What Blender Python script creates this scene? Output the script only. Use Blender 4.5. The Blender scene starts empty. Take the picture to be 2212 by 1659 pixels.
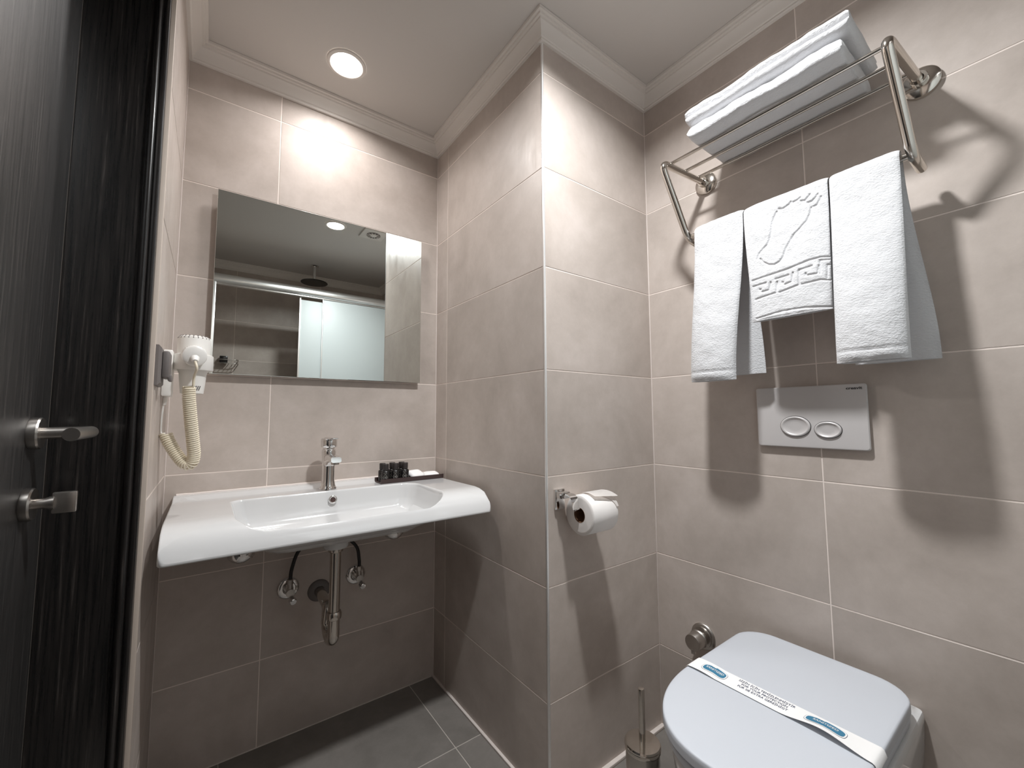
import bpy, bmesh, math, random
from mathutils import Vector, Matrix, noise
import numpy as np

random.seed(7)
C = bpy.context.scene.collection
sc = bpy.context.scene
PI = math.pi

# ---------------------------------------------------------------- camera
cam_d = bpy.data.cameras.new('camera'); cam = bpy.data.objects.new('camera', cam_d); C.objects.link(cam)
F_PX = 889.5635
cam_d.sensor_fit = 'HORIZONTAL'; cam_d.sensor_width = 36.0; cam_d.lens = 36.0 * F_PX / 2212.0
cam_d.clip_start = 0.01; cam_d.clip_end = 50
yaw, pitch, roll = 0.63356, 0.07642, -0.00448
fw = Vector((math.sin(yaw) * math.cos(pitch), math.cos(yaw) * math.cos(pitch), math.sin(pitch)))
rt = Vector((math.cos(yaw), -math.sin(yaw), 0)); up = rt.cross(fw)
rt, up = math.cos(roll) * rt + math.sin(roll) * up, -math.sin(roll) * rt + math.cos(roll) * up
M = Matrix(((rt.x, up.x, -fw.x, -0.76827), (rt.y, up.y, -fw.y, -0.88517), (rt.z, up.z, -fw.z, 1.03799), (0, 0, 0, 1)))
cam.matrix_world = M
sc.camera = cam

# ---------------------------------------------------------------- world, light levels, exposure
w = bpy.data.worlds.new('world'); sc.world = w; w.use_nodes = True
w.node_tree.nodes['Background'].inputs[0].default_value = (0.02, 0.02, 0.02, 1)
sc.view_settings.view_transform = 'Standard'; sc.view_settings.look = 'None'
sc.view_settings.gamma = 1.0; sc.view_settings.use_curve_mapping = False
sc.view_settings.exposure = 1.08
def lamp(name, x, y, watts, col, spread):
    d = bpy.data.lights.new(name, 'AREA'); d.shape = 'DISK'; d.size = 0.092; d.energy = watts; d.color = col; d.spread = math.radians(spread)
    o = bpy.data.objects.new(name, d); C.objects.link(o); o.location = (x, y, 2.2195); return o
LAX, LAY, LBX, LBY = -0.442, 0.495, -0.180, -0.412
lamp('lamp_light', LAX, LAY, 1.65, (1.0, 0.975, 0.965), 152)      # downlight above the basin
lamp('lamp_light', LBX, LBY, 8.8, (0.97, 0.99, 1.0), 152)       # downlight in the middle of the room
LAMP_GLOW = (1.0, 0.96, 0.92, 9.0)
cy = sc.cycles
cy.use_denoising = True; cy.max_bounces = 14; cy.diffuse_bounces = 8; cy.glossy_bounces = 8; cy.transmission_bounces = 8
cy.caustics_reflective = True; cy.caustics_refractive = False; cy.blur_glossy = 0.3; cy.sample_clamp_indirect = 6.0
cy.use_light_tree = True

# room numbers (metres)
XL, XT, YM, YB, ZC, ZK = -0.8655, 0.5, 0.7033, -1.548, 2.225, 2.166
YR = 0.24            # far reveal of the doorway
ROW0, ROW = 0.263, 0.302

# ---------------------------------------------------------------- materials
def mat(name, col, rough=0.5, metal=0.0, spec=0.5, coat=0.0, **kw):
    m = bpy.data.materials.new(name); m.use_nodes = True
    b = m.node_tree.nodes['Principled BSDF']
    b.inputs['Base Color'].default_value = (*col, 1); b.inputs['Roughness'].default_value = rough
    b.inputs['Metallic'].default_value = metal; b.inputs['Specular IOR Level'].default_value = spec
    b.inputs['Coat Weight'].default_value = coat; b.inputs['Coat Roughness'].default_value = 0.05
    for k, v in kw.items(): b.inputs[k].default_value = v
    return m
def nd(m, t, **kw):
    n = m.node_tree.nodes.new(t)
    for k, v in kw.items(): setattr(n, k, v)
    return n
def lk(m, a, b): m.node_tree.links.new(a, b)
def ramp(m, stops):
    r = nd(m, 'ShaderNodeValToRGB'); e = r.color_ramp.elements
    while len(e) < len(stops): e.new(0.5)
    for i, (p, c) in enumerate(stops):
        e[i].position = p; e[i].color = (*c, 1) if len(c) == 3 else c
    return r
def s2l(r, g, b):
    f = lambda v: (v / 255 / 12.92) if v / 255 <= 0.04045 else ((v / 255 + 0.055) / 1.055) ** 2.4
    return (f(r), f(g), f(b))

def tile_material(name, dark, mid, light, r0, r1, scale=1.0):
    m = mat(name, mid, 0.4, spec=0.32)
    bs = m.node_tree.nodes['Principled BSDF']
    geo = nd(m, 'ShaderNodeNewGeometry'); oi = nd(m, 'ShaderNodeObjectInfo')
    mul = nd(m, 'ShaderNodeVectorMath', operation='SCALE'); mul.inputs[0].default_value = (13.1, 7.7, 3.3); lk(m, oi.outputs['Random'], mul.inputs['Scale'])
    add = nd(m, 'ShaderNodeVectorMath', operation='ADD'); lk(m, geo.outputs['Position'], add.inputs[0]); lk(m, mul.outputs[0], add.inputs[1])
    n1 = nd(m, 'ShaderNodeTexNoise'); n1.inputs['Scale'].default_value = 2.6 * scale; n1.inputs['Detail'].default_value = 6; n1.inputs['Roughness'].default_value = 0.62; n1.inputs['Distortion'].default_value = 0.5
    lk(m, add.outputs[0], n1.inputs['Vector'])
    n2 = nd(m, 'ShaderNodeTexNoise'); n2.inputs['Scale'].default_value = 11 * scale; n2.inputs['Detail'].default_value = 8; n2.inputs['Roughness'].default_value = 0.75
    lk(m, add.outputs[0], n2.inputs['Vector'])
    mx = nd(m, 'ShaderNodeMix'); mx.data_type = 'FLOAT'; mx.inputs[0].default_value = 0.35
    lk(m, n1.outputs['Fac'], mx.inputs[2]); lk(m, n2.outputs['Fac'], mx.inputs[3])
    rp = ramp(m, [(0.30, dark), (0.5, mid), (0.70, light)]); lk(m, mx.outputs[0], rp.inputs[0])
    # slight difference from tile to tile
    hs = nd(m, 'ShaderNodeHueSaturation'); mr = nd(m, 'ShaderNodeMapRange'); mr.inputs[3].default_value = 0.95; mr.inputs[4].default_value = 1.05
    lk(m, oi.outputs['Random'], mr.inputs[0]); lk(m, mr.outputs[0], hs.inputs['Value']); lk(m, rp.outputs[0], hs.inputs['Color'])
    lk(m, hs.outputs[0], bs.inputs['Base Color'])
    # worn, smeared polish
    ms = nd(m, 'ShaderNodeVectorMath', operation='MULTIPLY'); ms.inputs[1].default_value = (9, 9, 2.2); lk(m, add.outputs[0], ms.inputs[0])
    n3 = nd(m, 'ShaderNodeTexNoise'); n3.inputs['Scale'].default_value = 2.2; n3.inputs['Detail'].default_value = 7; n3.inputs['Roughness'].default_value = 0.7; lk(m, ms.outputs[0], n3.inputs['Vector'])
    rr = nd(m, 'ShaderNodeMapRange'); rr.inputs[1].default_value = 0.35; rr.inputs[2].default_value = 0.68; rr.inputs[3].default_value = r0; rr.inputs[4].default_value = r1
    lk(m, n3.outputs['Fac'], rr.inputs[0]); lk(m, rr.outputs[0], bs.inputs['Roughness'])
    bp = nd(m, 'ShaderNodeBump'); bp.inputs['Strength'].default_value = 0.06; bp.inputs['Distance'].default_value = 0.002
    lk(m, n2.outputs['Fac'], bp.inputs['Height']); lk(m, bp.outputs[0], bs.inputs['Normal'])
    return m

M_TILE = tile_material('taupe_wall_tile', s2l(168, 157, 149), s2l(187, 176, 168), s2l(205, 194, 187), 0.33, 0.50)
M_FLOOR = tile_material('dark_floor_tile', s2l(112, 107, 102), s2l(126, 121, 116), s2l(140, 134, 129), 0.38, 0.52, 1.6)
M_GROUT = mat('pale_grout', s2l(236, 224, 216), 0.85)
M_FGROUT = mat('floor_grout', s2l(190, 182, 174), 0.85)
M_CAULK = mat('white_caulk', s2l(222, 212, 206), 0.5)
M_PLASTER = mat('ceiling_paint', s2l(206, 201, 196), 0.9, spec=0.2)
M_CORNICE = mat('cornice_paint', s2l(222, 216, 210), 0.55)
M_CHROME = mat('chrome', (0.78, 0.77, 0.76), 0.06, 1.0)
M_STEEL = mat('polished_steel', (0.66, 0.62, 0.57), 0.14, 1.0)
M_BRUSHED = mat('brushed_steel', (0.52, 0.49, 0.46), 0.30, 1.0)
M_ALU = mat('satin_aluminium', (0.88, 0.88, 0.88), 0.30, 1.0)
M_PLATE = mat('matt_silver_plastic', s2l(202, 198, 197), 0.40, 0.15)
M_CERAMIC = mat('white_ceramic', s2l(212, 212, 212), 0.12, coat=0.5)
M_SEAT = mat('white_toilet_plastic', s2l(201, 205, 212), 0.3)
M_PLASTIC = mat('white_plastic', s2l(236, 234, 230), 0.32)
M_CREAM = mat('cream_cord', s2l(232, 222, 200), 0.42)
M_GREY = mat('grey_plastic', s2l(112, 106, 104), 0.5)
M_BLACK = mat('black_plastic', (0.012, 0.011, 0.011), 0.22)
M_RUBBER = mat('black_rubber', (0.015, 0.014, 0.014), 0.5)
M_LEATHER = mat('brown_leatherette', s2l(62, 46, 44), 0.5)
M_PAPER = mat('white_paper', s2l(240, 239, 238), 0.75, spec=0.2)
M_TISSUE = mat('toilet_tissue', s2l(236, 232, 229), 0.95, spec=0.1)
M_CARD = mat('brown_cardboard', s2l(112, 84, 66), 0.9, spec=0.1)
M_BLUE = mat('blue_print', s2l(58, 122, 154), 0.6)
M_INK = mat('dark_ink', s2l(60, 70, 100), 0.7)
M_LOGO = mat('black_print', (0.03, 0.03, 0.03), 0.6)
M_GREYPRINT = mat('grey_print', s2l(120, 116, 110), 0.4)
M_MIRROR = mat('mirror_silver', (0.72, 0.755, 0.73), 0.0, 1.0)
M_DARK = mat('dark_hole', (0.01, 0.01, 0.01), 0.8)

def towel_material():
    m = mat('white_terry', s2l(205, 205, 207), 0.95, spec=0.1)
    bs = m.node_tree.nodes['Principled BSDF']
    bs.inputs['Sheen Weight'].default_value = 0.25; bs.inputs['Sheen Roughness'].default_value = 0.5
    tc = nd(m, 'ShaderNodeNewGeometry')
    ms = nd(m, 'ShaderNodeVectorMath', operation='MULTIPLY'); ms.inputs[1].default_value = (1, 0.75, 1.3); lk(m, tc.outputs['Position'], ms.inputs[0])
    n = nd(m, 'ShaderNodeTexNoise'); n.inputs['Scale'].default_value = 230; n.inputs['Detail'].default_value = 3; n.inputs['Roughness'].default_value = 0.6
    lk(m, ms.outputs[0], n.inputs['Vector'])
    bp = nd(m, 'ShaderNodeBump'); bp.inputs['Strength'].default_value = 0.65; bp.inputs['Distance'].default_value = 0.003
    lk(m, n.outputs['Fac'], bp.inputs['Height']); lk(m, bp.outputs[0], bs.inputs['Normal'])
    return m
M_TERRY = towel_material()
M_HEM = mat('white_hem', s2l(244, 243, 243), 0.9, spec=0.1)

def wood_material(name, r0, r1, spec, coat, coat_r):
    m = mat(name, (0.02, 0.017, 0.016), 0.22, spec=spec, coat=coat)
    bs = m.node_tree.nodes['Principled BSDF']
    g = nd(m, 'ShaderNodeNewGeometry')
    ms = nd(m, 'ShaderNodeVectorMath', operation='MULTIPLY'); ms.inputs[1].default_value = (90, 90, 2.2); lk(m, g.outputs['Position'], ms.inputs[0])
    n = nd(m, 'ShaderNodeTexNoise'); n.inputs['Scale'].default_value = 2.0; n.inputs['Detail'].default_value = 9; n.inputs['Roughness'].default_value = 0.7
    lk(m, ms.outputs[0], n.inputs['Vector'])
    r = ramp(m, [(0.42, (0.006, 0.006, 0.006)), (0.58, (0.017, 0.014, 0.013)), (0.72, (0.075, 0.066, 0.06))]); lk(m, n.outputs['Fac'], r.inputs[0]); lk(m, r.outputs[0], bs.inputs['Base Color'])
    rr = nd(m, 'ShaderNodeMapRange'); rr.inputs[1].default_value = 0.3; rr.inputs[2].default_value = 0.7; rr.inputs[3].default_value = r0; rr.inputs[4].default_value = r1
    lk(m, n.outputs['Fac'], rr.inputs[0]); lk(m, rr.outputs[0], bs.inputs['Roughness']); bs.inputs['Coat Roughness'].default_value = coat_r
    bp = nd(m, 'ShaderNodeBump'); bp.inputs['Strength'].default_value = 0.12; bp.inputs['Distance'].default_value = 0.001
    lk(m, n.outputs['Fac'], bp.inputs['Height']); lk(m, bp.outputs[0], bs.inputs['Normal'])
    return m
M_WOOD = wood_material('wenge_wood', 0.22, 0.38, 0.5, 0.3, 0.15); M_LEAF = wood_material('lacquered_wenge', 0.36, 0.56, 1.0, 1.0, 0.42)
def emit(name, c):
    m = bpy.data.materials.new(name); m.use_nodes = True; nt = m.node_tree; nt.nodes.clear()
    e = nt.nodes.new('ShaderNodeEmission'); o = nt.nodes.new('ShaderNodeOutputMaterial')
    e.inputs[0].default_value = (c[0], c[1], c[2], 1); e.inputs[1].default_value = c[3]
    nt.links.new(e.outputs[0], o.inputs[0]); return m
M_LAMP = emit('lamp_glow', LAMP_GLOW)
M_FROST = mat('frosted_glass', s2l(206, 213, 214), 0.45, **{'Transmission Weight': 0.25, 'IOR': 1.45})

# ---------------------------------------------------------------- mesh helpers
def link(name, me, m, parent=None, smooth=None):
    if m is not None and not me.materials: me.materials.append(m)
    if smooth is not None:
        me.polygons.foreach_set('use_smooth', [True] * len(me.polygons))
        if smooth < 179: me.set_sharp_from_angle(angle=math.radians(smooth))
    o = bpy.data.objects.new(name, me); C.objects.link(o)
    if parent is not None: o.parent = parent
    return o
def obj(name, bm, m, parent=None, smooth=35):
    bmesh.ops.recalc_face_normals(bm, faces=bm.faces)
    me = bpy.data.meshes.new(name); bm.to_mesh(me); bm.free()
    if parent is not None:
        pm = wloc(parent)
        if pm.length > 0: me.transform(Matrix.Translation(-pm))
    return link(name, me, m, parent, smooth)
def wloc(o):
    v = Vector((0, 0, 0))
    while o is not None: v += o.location; o = o.parent
    return v
def tag(o, label=None, cat=None, group=None, kind=None):
    if label: o['label'] = label
    if cat: o['category'] = cat
    if group: o['group'] = group
    if kind: o['kind'] = kind
    return o
def thing(name, loc, label, cat, group=None):
    o = bpy.data.objects.new(name, None); C.objects.link(o); o.location = loc; o.empty_display_size = 0.05
    return tag(o, label, cat, group)
def box(bm, lo, hi, bev=0.0, seg=2):
    vs = [bm.verts.new((x, y, z)) for x in (lo[0], hi[0]) for y in (lo[1], hi[1]) for z in (lo[2], hi[2])]
    q = [(0, 1, 3, 2), (4, 6, 7, 5), (0, 4, 5, 1), (2, 3, 7, 6), (0, 2, 6, 4), (1, 5, 7, 3)]
    fs = [bm.faces.new([vs[i] for i in f]) for f in q]
    if bev > 0:
        es = list({e for f in fs for e in f.edges})
        bmesh.ops.bevel(bm, geom=es, offset=bev, segments=seg, affect='EDGES', profile=0.5)
def bx(lo, hi, bev=0.0, seg=2):
    bm = bmesh.new(); box(bm, lo, hi, bev, seg); return bm
def frames(pts):
    T = []
    for i in range(len(pts)):
        a = pts[max(0, i - 1)]; b = pts[min(len(pts) - 1, i + 1)]; T.append((b - a).normalized())
    n = T[0].orthogonal().normalized(); N = [n]
    for i in range(1, len(pts)):
        n = N[-1] - T[i] * N[-1].dot(T[i]); N.append(n.normalized())
    return T, N
def smooth_path(pts, rad, n=8):
    """round the corners of a polyline with radius rad"""
    P = [Vector(p) for p in pts]; out = [P[0]]
    for i in range(1, len(P) - 1):
        a = (P[i - 1] - P[i]); b = (P[i + 1] - P[i]); r = min(rad, a.length * 0.48, b.length * 0.48)
        s, e = P[i] + a.normalized() * r, P[i] + b.normalized() * r
        for k in range(n + 1):
            t = k / n; out.append(s * (1 - t) ** 2 + P[i] * 2 * t * (1 - t) + e * t * t)
    out.append(P[-1]); return out
def catmull(pts, n=8):
    P = [Vector(p) for p in pts]; P = [P[0] * 2 - P[1]] + P + [P[-1] * 2 - P[-2]]; out = []
    for i in range(1, len(P) - 2):
        for k in range(n):
            t = k / n; a, b, c, d = P[i - 1:i + 3]
            out.append(0.5 * ((2 * b) + (c - a) * t + (2 * a - 5 * b + 4 * c - d) * t * t + (3 * b - a - 3 * c + d) * t ** 3))
    out.append(P[-2]); return out
def tube(bm, pts, r, seg=16, cap=True):
    pts = [Vector(p) for p in pts]; T, N = frames(pts); rings = []
    rr = r if isinstance(r, (list, tuple)) else [r] * len(pts)
    for p, t, n, q in zip(pts, T, N, rr):
        b = t.cross(n)
        rings.append([bm.verts.new(p + q * (math.cos(2 * PI * k / seg) * n + math.sin(2 * PI * k / seg) * b)) for k in range(seg)])
    for a, b in zip(rings, rings[1:]):
        for k in range(seg): bm.faces.new((a[k], a[(k + 1) % seg], b[(k + 1) % seg], b[k]))
    if cap:
        bm.faces.new(rings[0][::-1]); bm.faces.new(rings[-1])
    return rings
def lathe(bm, prof, origin, axis=(0, 0, 1), seg=32, cap=True):
    """prof: list of (radius, height along axis)"""
    ax = Vector(axis).normalized(); n = ax.orthogonal().normalized(); b = ax.cross(n); o = Vector(origin); rings = []
    for r, h in prof:
        c = o + ax * h
        if r < 1e-6: rings.append([bm.verts.new(c)])
        else: rings.append([bm.verts.new(c + r * (math.cos(2 * PI * k / seg) * n + math.sin(2 * PI * k / seg) * b)) for k in range(seg)])
    for a, c in zip(rings, rings[1:]):
        for k in range(seg):
            j = (k + 1) % seg
            if len(a) == 1 and len(c) == 1: break
            if len(a) == 1: bm.faces.new((a[0], c[j], c[k]))
            elif len(c) == 1: bm.faces.new((a[k], a[j], c[0]))
            else: bm.faces.new((a[k], a[j], c[j], c[k]))
    if cap:
        if len(rings[0]) > 1: bm.faces.new(rings[0][::-1])
        if len(rings[-1]) > 1: bm.faces.new(rings[-1])
def loft(bm, rings, cap0=True, cap1=True):
    R = [[bm.verts.new(p) for p in ring] for ring in rings]; n = len(R[0])
    for a, b in zip(R, R[1:]):
        for k in range(n): bm.faces.new((a[k], a[(k + 1) % n], b[(k + 1) % n], b[k]))
    if cap0: bm.faces.new(R[0][::-1])
    if cap1: bm.faces.new(R[-1])
    return R
def sm(a, b, x):
    t = max(0.0, min(1.0, (x - a) / (b - a))); return t * t * (3 - 2 * t)
def struct(name, bm, m, parent=None, smooth=35):
    o = obj(name, bm, m, parent, smooth)
    if parent is None: o['kind'] = 'structure'
    return o
def text_bm(s, size, mtx, m, name, parent, extrude=0.0, xs=1.0, align='CENTER', bold=0.0):
    cu = bpy.data.curves.new('lettering', 'FONT'); cu.body = s; cu.size = size; cu.align_x = align; cu.align_y = 'CENTER'
    cu.extrude = extrude; cu.resolution_u = 3; cu.offset = bold
    t = bpy.data.objects.new('lettering_tmp', cu); C.objects.link(t)
    bpy.context.view_layer.update()
    me = bpy.data.meshes.new_from_object(t.evaluated_get(bpy.context.evaluated_depsgraph_get()))
    bpy.data.objects.remove(t); bpy.data.curves.remove(cu)
    me.transform(Matrix.Diagonal((xs, 1, 1, 1))); me.transform(mtx)
    if parent is not None: me.transform(Matrix.Translation(-wloc(parent)))
    me.materials.clear(); me.name = name
    return link(name, me, m, parent)

# ================================================================= THE SETTING
GAP = 0.0030; GD = 0.0009; TT = 0.006
_tile_cache = {}
def tile_mesh(w_, h_, m):
    """front face at local z=0, faces +z, thickness TT behind"""
    key = (round(w_, 4), round(h_, 4), m.name)
    if key not in _tile_cache:
        bm = bmesh.new(); b = 0.0007; hw, hh = w_ / 2, h_ / 2
        r = [[(-hw, -hh, -TT), (hw, -hh, -TT), (hw, hh, -TT), (-hw, hh, -TT)], [(-hw, -hh, -b), (hw, -hh, -b), (hw, hh, -b), (-hw, hh, -b)],
             [(-hw + b, -hh + b, 0), (hw - b, -hh + b, 0), (hw - b, hh - b, 0), (-hw + b, hh - b, 0)]]
        loft(bm, r); bmesh.ops.recalc_face_normals(bm, faces=bm.faces)
        me = bpy.data.meshes.new('tile'); bm.to_mesh(me); bm.free(); me.materials.append(m); _tile_cache[key] = me
    return _tile_cache[key]
def lay_tiles(parent, us, vs, place, m, name='tile'):
    """us, vs: joint positions; place(u, v) gives the 4x4 matrix of a tile centred there"""
    for u0, u1 in zip(us, us[1:]):
        for v0, v1 in zip(vs, vs[1:]):
            w_, h_ = (u1 - u0) - GAP, (v1 - v0) - GAP
            if w_ < 0.004 or h_ < 0.004: continue
            o = bpy.data.objects.new(name, tile_mesh(w_, h_, m)); C.objects.link(o); o.parent = parent
            o.matrix_local = Matrix.Translation(-wloc(parent)) @ place((u0 + u1) / 2, (v0 + v1) / 2)
def basis(right, upv, nrm, loc):
    r, u, n = Vector(right), Vector(upv), Vector(nrm)
    return Matrix(((r.x, u.x, n.x, loc[0]), (r.y, u.y, n.y, loc[1]), (r.z, u.z, n.z, loc[2]), (0, 0, 0, 1)))
ROWS = [0.0] + [ROW0 + ROW * k for k in range(7)] + [ZC]
TH = 0.10
# mirror wall (far wall, faces -y)
wall_back = struct('wall_back', bx((XL - 0.02, YM + GD, -0.02), (0.03, YM + TH, ZC)), M_GROUT)
lay_tiles(wall_back, [XL, -0.605, 0.0], ROWS, lambda u, v: basis((1, 0, 0), (0, 0, 1), (0, -1, 0), (u, YM, v)), M_TILE)
# the pier: its left face (faces -x) and its front face (faces -y)
wall_pier = struct('wall_pier', bx((GD, GD, -0.02), (XT + TH, YM + TH, ZC)), M_GROUT)
lay_tiles(wall_pier, [0.004, 0.607, YM], ROWS, lambda u, v: basis((0, -1, 0), (0, 0, 1), (-1, 0, 0), (0, u, v)), M_TILE)
lay_tiles(wall_pier, [0.004, XT], ROWS, lambda u, v: basis((1, 0, 0), (0, 0, 1), (0, -1, 0), (u, 0, v)), M_TILE)
# toilet wall (faces -x)
wall_right = struct('wall_right', bx((XT + GD, YB - TH, -0.02), (XT + TH, 0.03, ZC)), M_GROUT)
lay_tiles(wall_right, [YB, -1.0975, -0.4955, 0.0], ROWS, lambda u, v: basis((0, -1, 0), (0, 0, 1), (-1, 0, 0), (XT, u, v)), M_TILE)
# shower end wall behind the camera (faces +y)
wall_front = struct('wall_front', bx((XL - TH, YB - TH, -0.02), (XT + 0.03, YB - GD, ZC)), M_GROUT)
lay_tiles(wall_front, [XL, -0.635, -0.033, XT], ROWS, lambda u, v: basis((-1, 0, 0), (0, 0, 1), (0, 1, 0), (u, YB, v)), M_TILE)
# left wall (faces +x) with the doorway
DY0, DZ = -0.60, 2.07
bm = bmesh.new()
box(bm, (XL - 0.16, YR + 0.008, -0.02), (XL - GD, YM + TH, ZC)); box(bm, (XL - 0.16, YB - TH, -0.02), (XL - GD, DY0 - 0.008, ZC)); box(bm, (XL - 0.16, DY0 - 0.02, DZ + 0.005), (XL - GD, YR + 0.02, ZC))
wall_left = struct('wall_left', bm, M_GROUT)
lw = lambda u, v: basis((0, 1, 0), (0, 0, 1), (1, 0, 0), (XL, u, v))
lay_tiles(wall_left, [YR + 0.008, YM], ROWS, lw, M_TILE)
lay_tiles(wall_left, [YB, -1.2, DY0 - 0.008], ROWS, lw, M_TILE)
lay_tiles(wall_left, [DY0 - 0.008, YR + 0.008], [DZ + 0.006, ZC], lw, M_TILE)
# floor
floor = struct('floor', bx((XL - 0.3, YB - TH, -0.06), (XT + TH, YM + TH, -GD)), M_FGROUT)
lay_tiles(floor, [XL - 0.12, -0.703, -0.1005, XT], [YB, -1.481, -0.877, -0.273, 0.3313, YM], lambda u, v: basis((1, 0, 0), (0, 1, 0), (0, 0, 1), (u, v, 0)), M_FLOOR)
# ceiling
ceiling = struct('ceiling', bx((XL - 0.3, YB - TH, ZC), (XT + TH, YM + TH, ZC + 0.08)), M_PLASTER)

# cornice: mitred runs around the room
CP = [(0.0, ZK), (0.0085, ZK), (0.0105, ZK + 0.004), (0.009, ZK + 0.009), (0.0125, ZK + 0.011), (0.0165, ZK + 0.022), (0.0235, ZK + 0.032), (0.0315, ZK + 0.0385), (0.0325, ZK + 0.0435), (0.0385, ZK + 0.0445), (0.040, ZK + 0.0495), (0.0465, ZK + 0.0505), (0.048, ZC - 0.001), (0.0, ZC - 0.001)]
poly = [(XL, YB), (XL, YM), (0, YM), (0, 0), (XT, 0), (XT, YB)]      # walked with the room on the right
npl = len(poly)
for i in range(npl):
    p0, p1, p2, pm = [Vector(poly[(i + k) % npl]) for k in (0, 1, 2, -1)]
    d0, d1, d2 = (p0 - pm).normalized(), (p1 - p0).normalized(), (p2 - p1).normalized()
    n = lambda d: Vector((d.y, -d.x))
    m0 = n(d0) + n(d1); m1 = n(d1) + n(d2)
    bm = bmesh.new()
    loft(bm, [[(p0.x + d * m0.x, p0.y + d * m0.y, z) for d, z in CP], [(p1.x + d * m1.x, p1.y + d * m1.y, z) for d, z in CP]])
    struct('trim_%d' % (i + 1), bm, M_CORNICE, smooth=28)
# metal corner trim on the pier edge
bm = bmesh.new()
pr = [(0.0, 0.0045), (-0.0012, 0.0045), (-0.0016, 0.0015), (-0.0008, -0.0008), (0.0015, -0.0016), (0.0045, -0.0012), (0.0045, 0.0), (0.003, 0.003)]
loft(bm, [[(x, y, 0.002) for x, y in pr], [(x, y, ZK + 0.004) for x, y in pr]])
struct('trim_7', bm, mat('satin_corner_strip', (0.92, 0.91, 0.90), 0.42, 0.8), smooth=50)
# metal strip at the doorway reveal
struct('trim_8', bx((XL - 0.012, YR - 0.001, 0.0), (XL + 0.0015, YR + 0.0075, DZ + 0.004), 0.001), mat('beige_edge_strip', s2l(200, 186, 174), 0.5))
# caulk beads along the bottom of the walls and up the inner corners
def bead(n, lo, hi): struct('trim_%d' % n, bx(lo, hi, 0.0012), M_CAULK)
bead(9, (-0.0085, -0.006, 0.0), (0.0005, YM, 0.006)); bead(10, (-0.005, -0.013, 0.0), (XT, 0.0005, 0.009)); bead(11, (XT - 0.006, YB, 0.0), (XT + 0.0005, 0.0, 0.006))
bead(12, (XL, YM - 0.003, 0.0), (0.0, YM + 0.0005, 0.003))
bead(13, (-0.0022, YM - 0.0022, 0.0), (0.0005, YM + 0.0005, ZK)); bead(14, (XT - 0.0026, -0.0026, 0.0), (XT + 0.0005, 0.0005, ZK)); bead(15, (XL - 0.0005, YM - 0.002, 0.0), (XL + 0.002, YM + 0.0005, ZK))

# ---------------------------------------------------------------- the door in the left wall
XD = -1.005
door = bpy.data.objects.new('door_1', None); C.objects.link(door); door.location = (XD, -0.18, 0); door['kind'] = 'structure'
leaf = obj('door_leaf', bx((XD - 0.04, DY0 + 0.004, 0.006), (XD, YR - 0.0065, DZ - 0.005), 0.002), M_LEAF, door)
bm = bmesh.new(); box(bm, (XD - 0.045, YR - 0.0005, 0.0), (XL - 0.030, YR + 0.009, DZ + 0.01)); box(bm, (XD - 0.045, DY0 - 0.009, 0.0), (XL - 0.030, DY0 + 0.0005, DZ + 0.01)); box(bm, (XD - 0.045, DY0, DZ), (XL - 0.030, YR, DZ + 0.01))
obj('door_lining', bm, M_WOOD, door)
# pale seal strip in the gap between leaf and lining
obj('door_seal', bx((XD - 0.010, YR - 0.0058, 0.004), (XD - 0.001, YR - 0.001, DZ - 0.004), 0.0008), mat('door_seal', s2l(120, 112, 104), 0.6), door)
# moulded architrave bead at the room edge of the lining
bm = bmesh.new()
for (yy, sg) in ((YR, 1), (DY0, -1)):
    q = [(XL - 0.034, 0.004), (XL - 0.034, -0.003), (XL - 0.031, -0.008), (XL - 0.026, -0.0105), (XL - 0.022, -0.0095), (XL - 0.0195, -0.006), (XL - 0.017, -0.0085), (XL - 0.012, -0.0100), (XL - 0.008, -0.0085), (XL - 0.0065, -0.003), (XL - 0.0065, 0.004)]
    loft(bm, [[(x, yy + sg * d, 0.0) for x, d in q], [(x, yy + sg * d, DZ + 0.004) for x, d in q]])
obj('door_architrave', bm, M_WOOD, door, 50)
# lever handle
HY, HZ = 0.138, 1.012
dh = obj('door_handle', (lambda b: (lathe(b, [(0.0255, 0), (0.0265, 0.002), (0.0265, 0.011), (0.025, 0.0135), (0.009, 0.0135)], (XD, HY, HZ), (1, 0, 0), 36, False), b)[1])(bmesh.new()), M_BRUSHED, door, 30)
bm = bmesh.new()
tube(bm, smooth_path([(XD + 0.012, HY, HZ), (XD + 0.074, HY, HZ + 0.001), (XD + 0.074, HY - 0.145, HZ + 0.001)], 0.020, 10), 0.0098, 20)
obj('lever', bm, M_BRUSHED, dh, 40)
tk = obj('thumb_turn', (lambda b: (lathe(b, [(0.0255, 0), (0.0265, 0.002), (0.0265, 0.010), (0.025, 0.0125), (0.0085, 0.0125), (0.0085, 0.024), (0.0115, 0.032), (0.0115, 0.036)], (XD, HY - 0.008, HZ - 0.115), (1, 0, 0), 36, True), b)[1])(bmesh.new()), M_BRUSHED, door, 30)
obj('turn_grip', bx((XD + 0.033, HY - 0.013, HZ - 0.133), (XD + 0.062, HY - 0.004, HZ - 0.098), 0.002), M_BRUSHED, tk)

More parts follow.
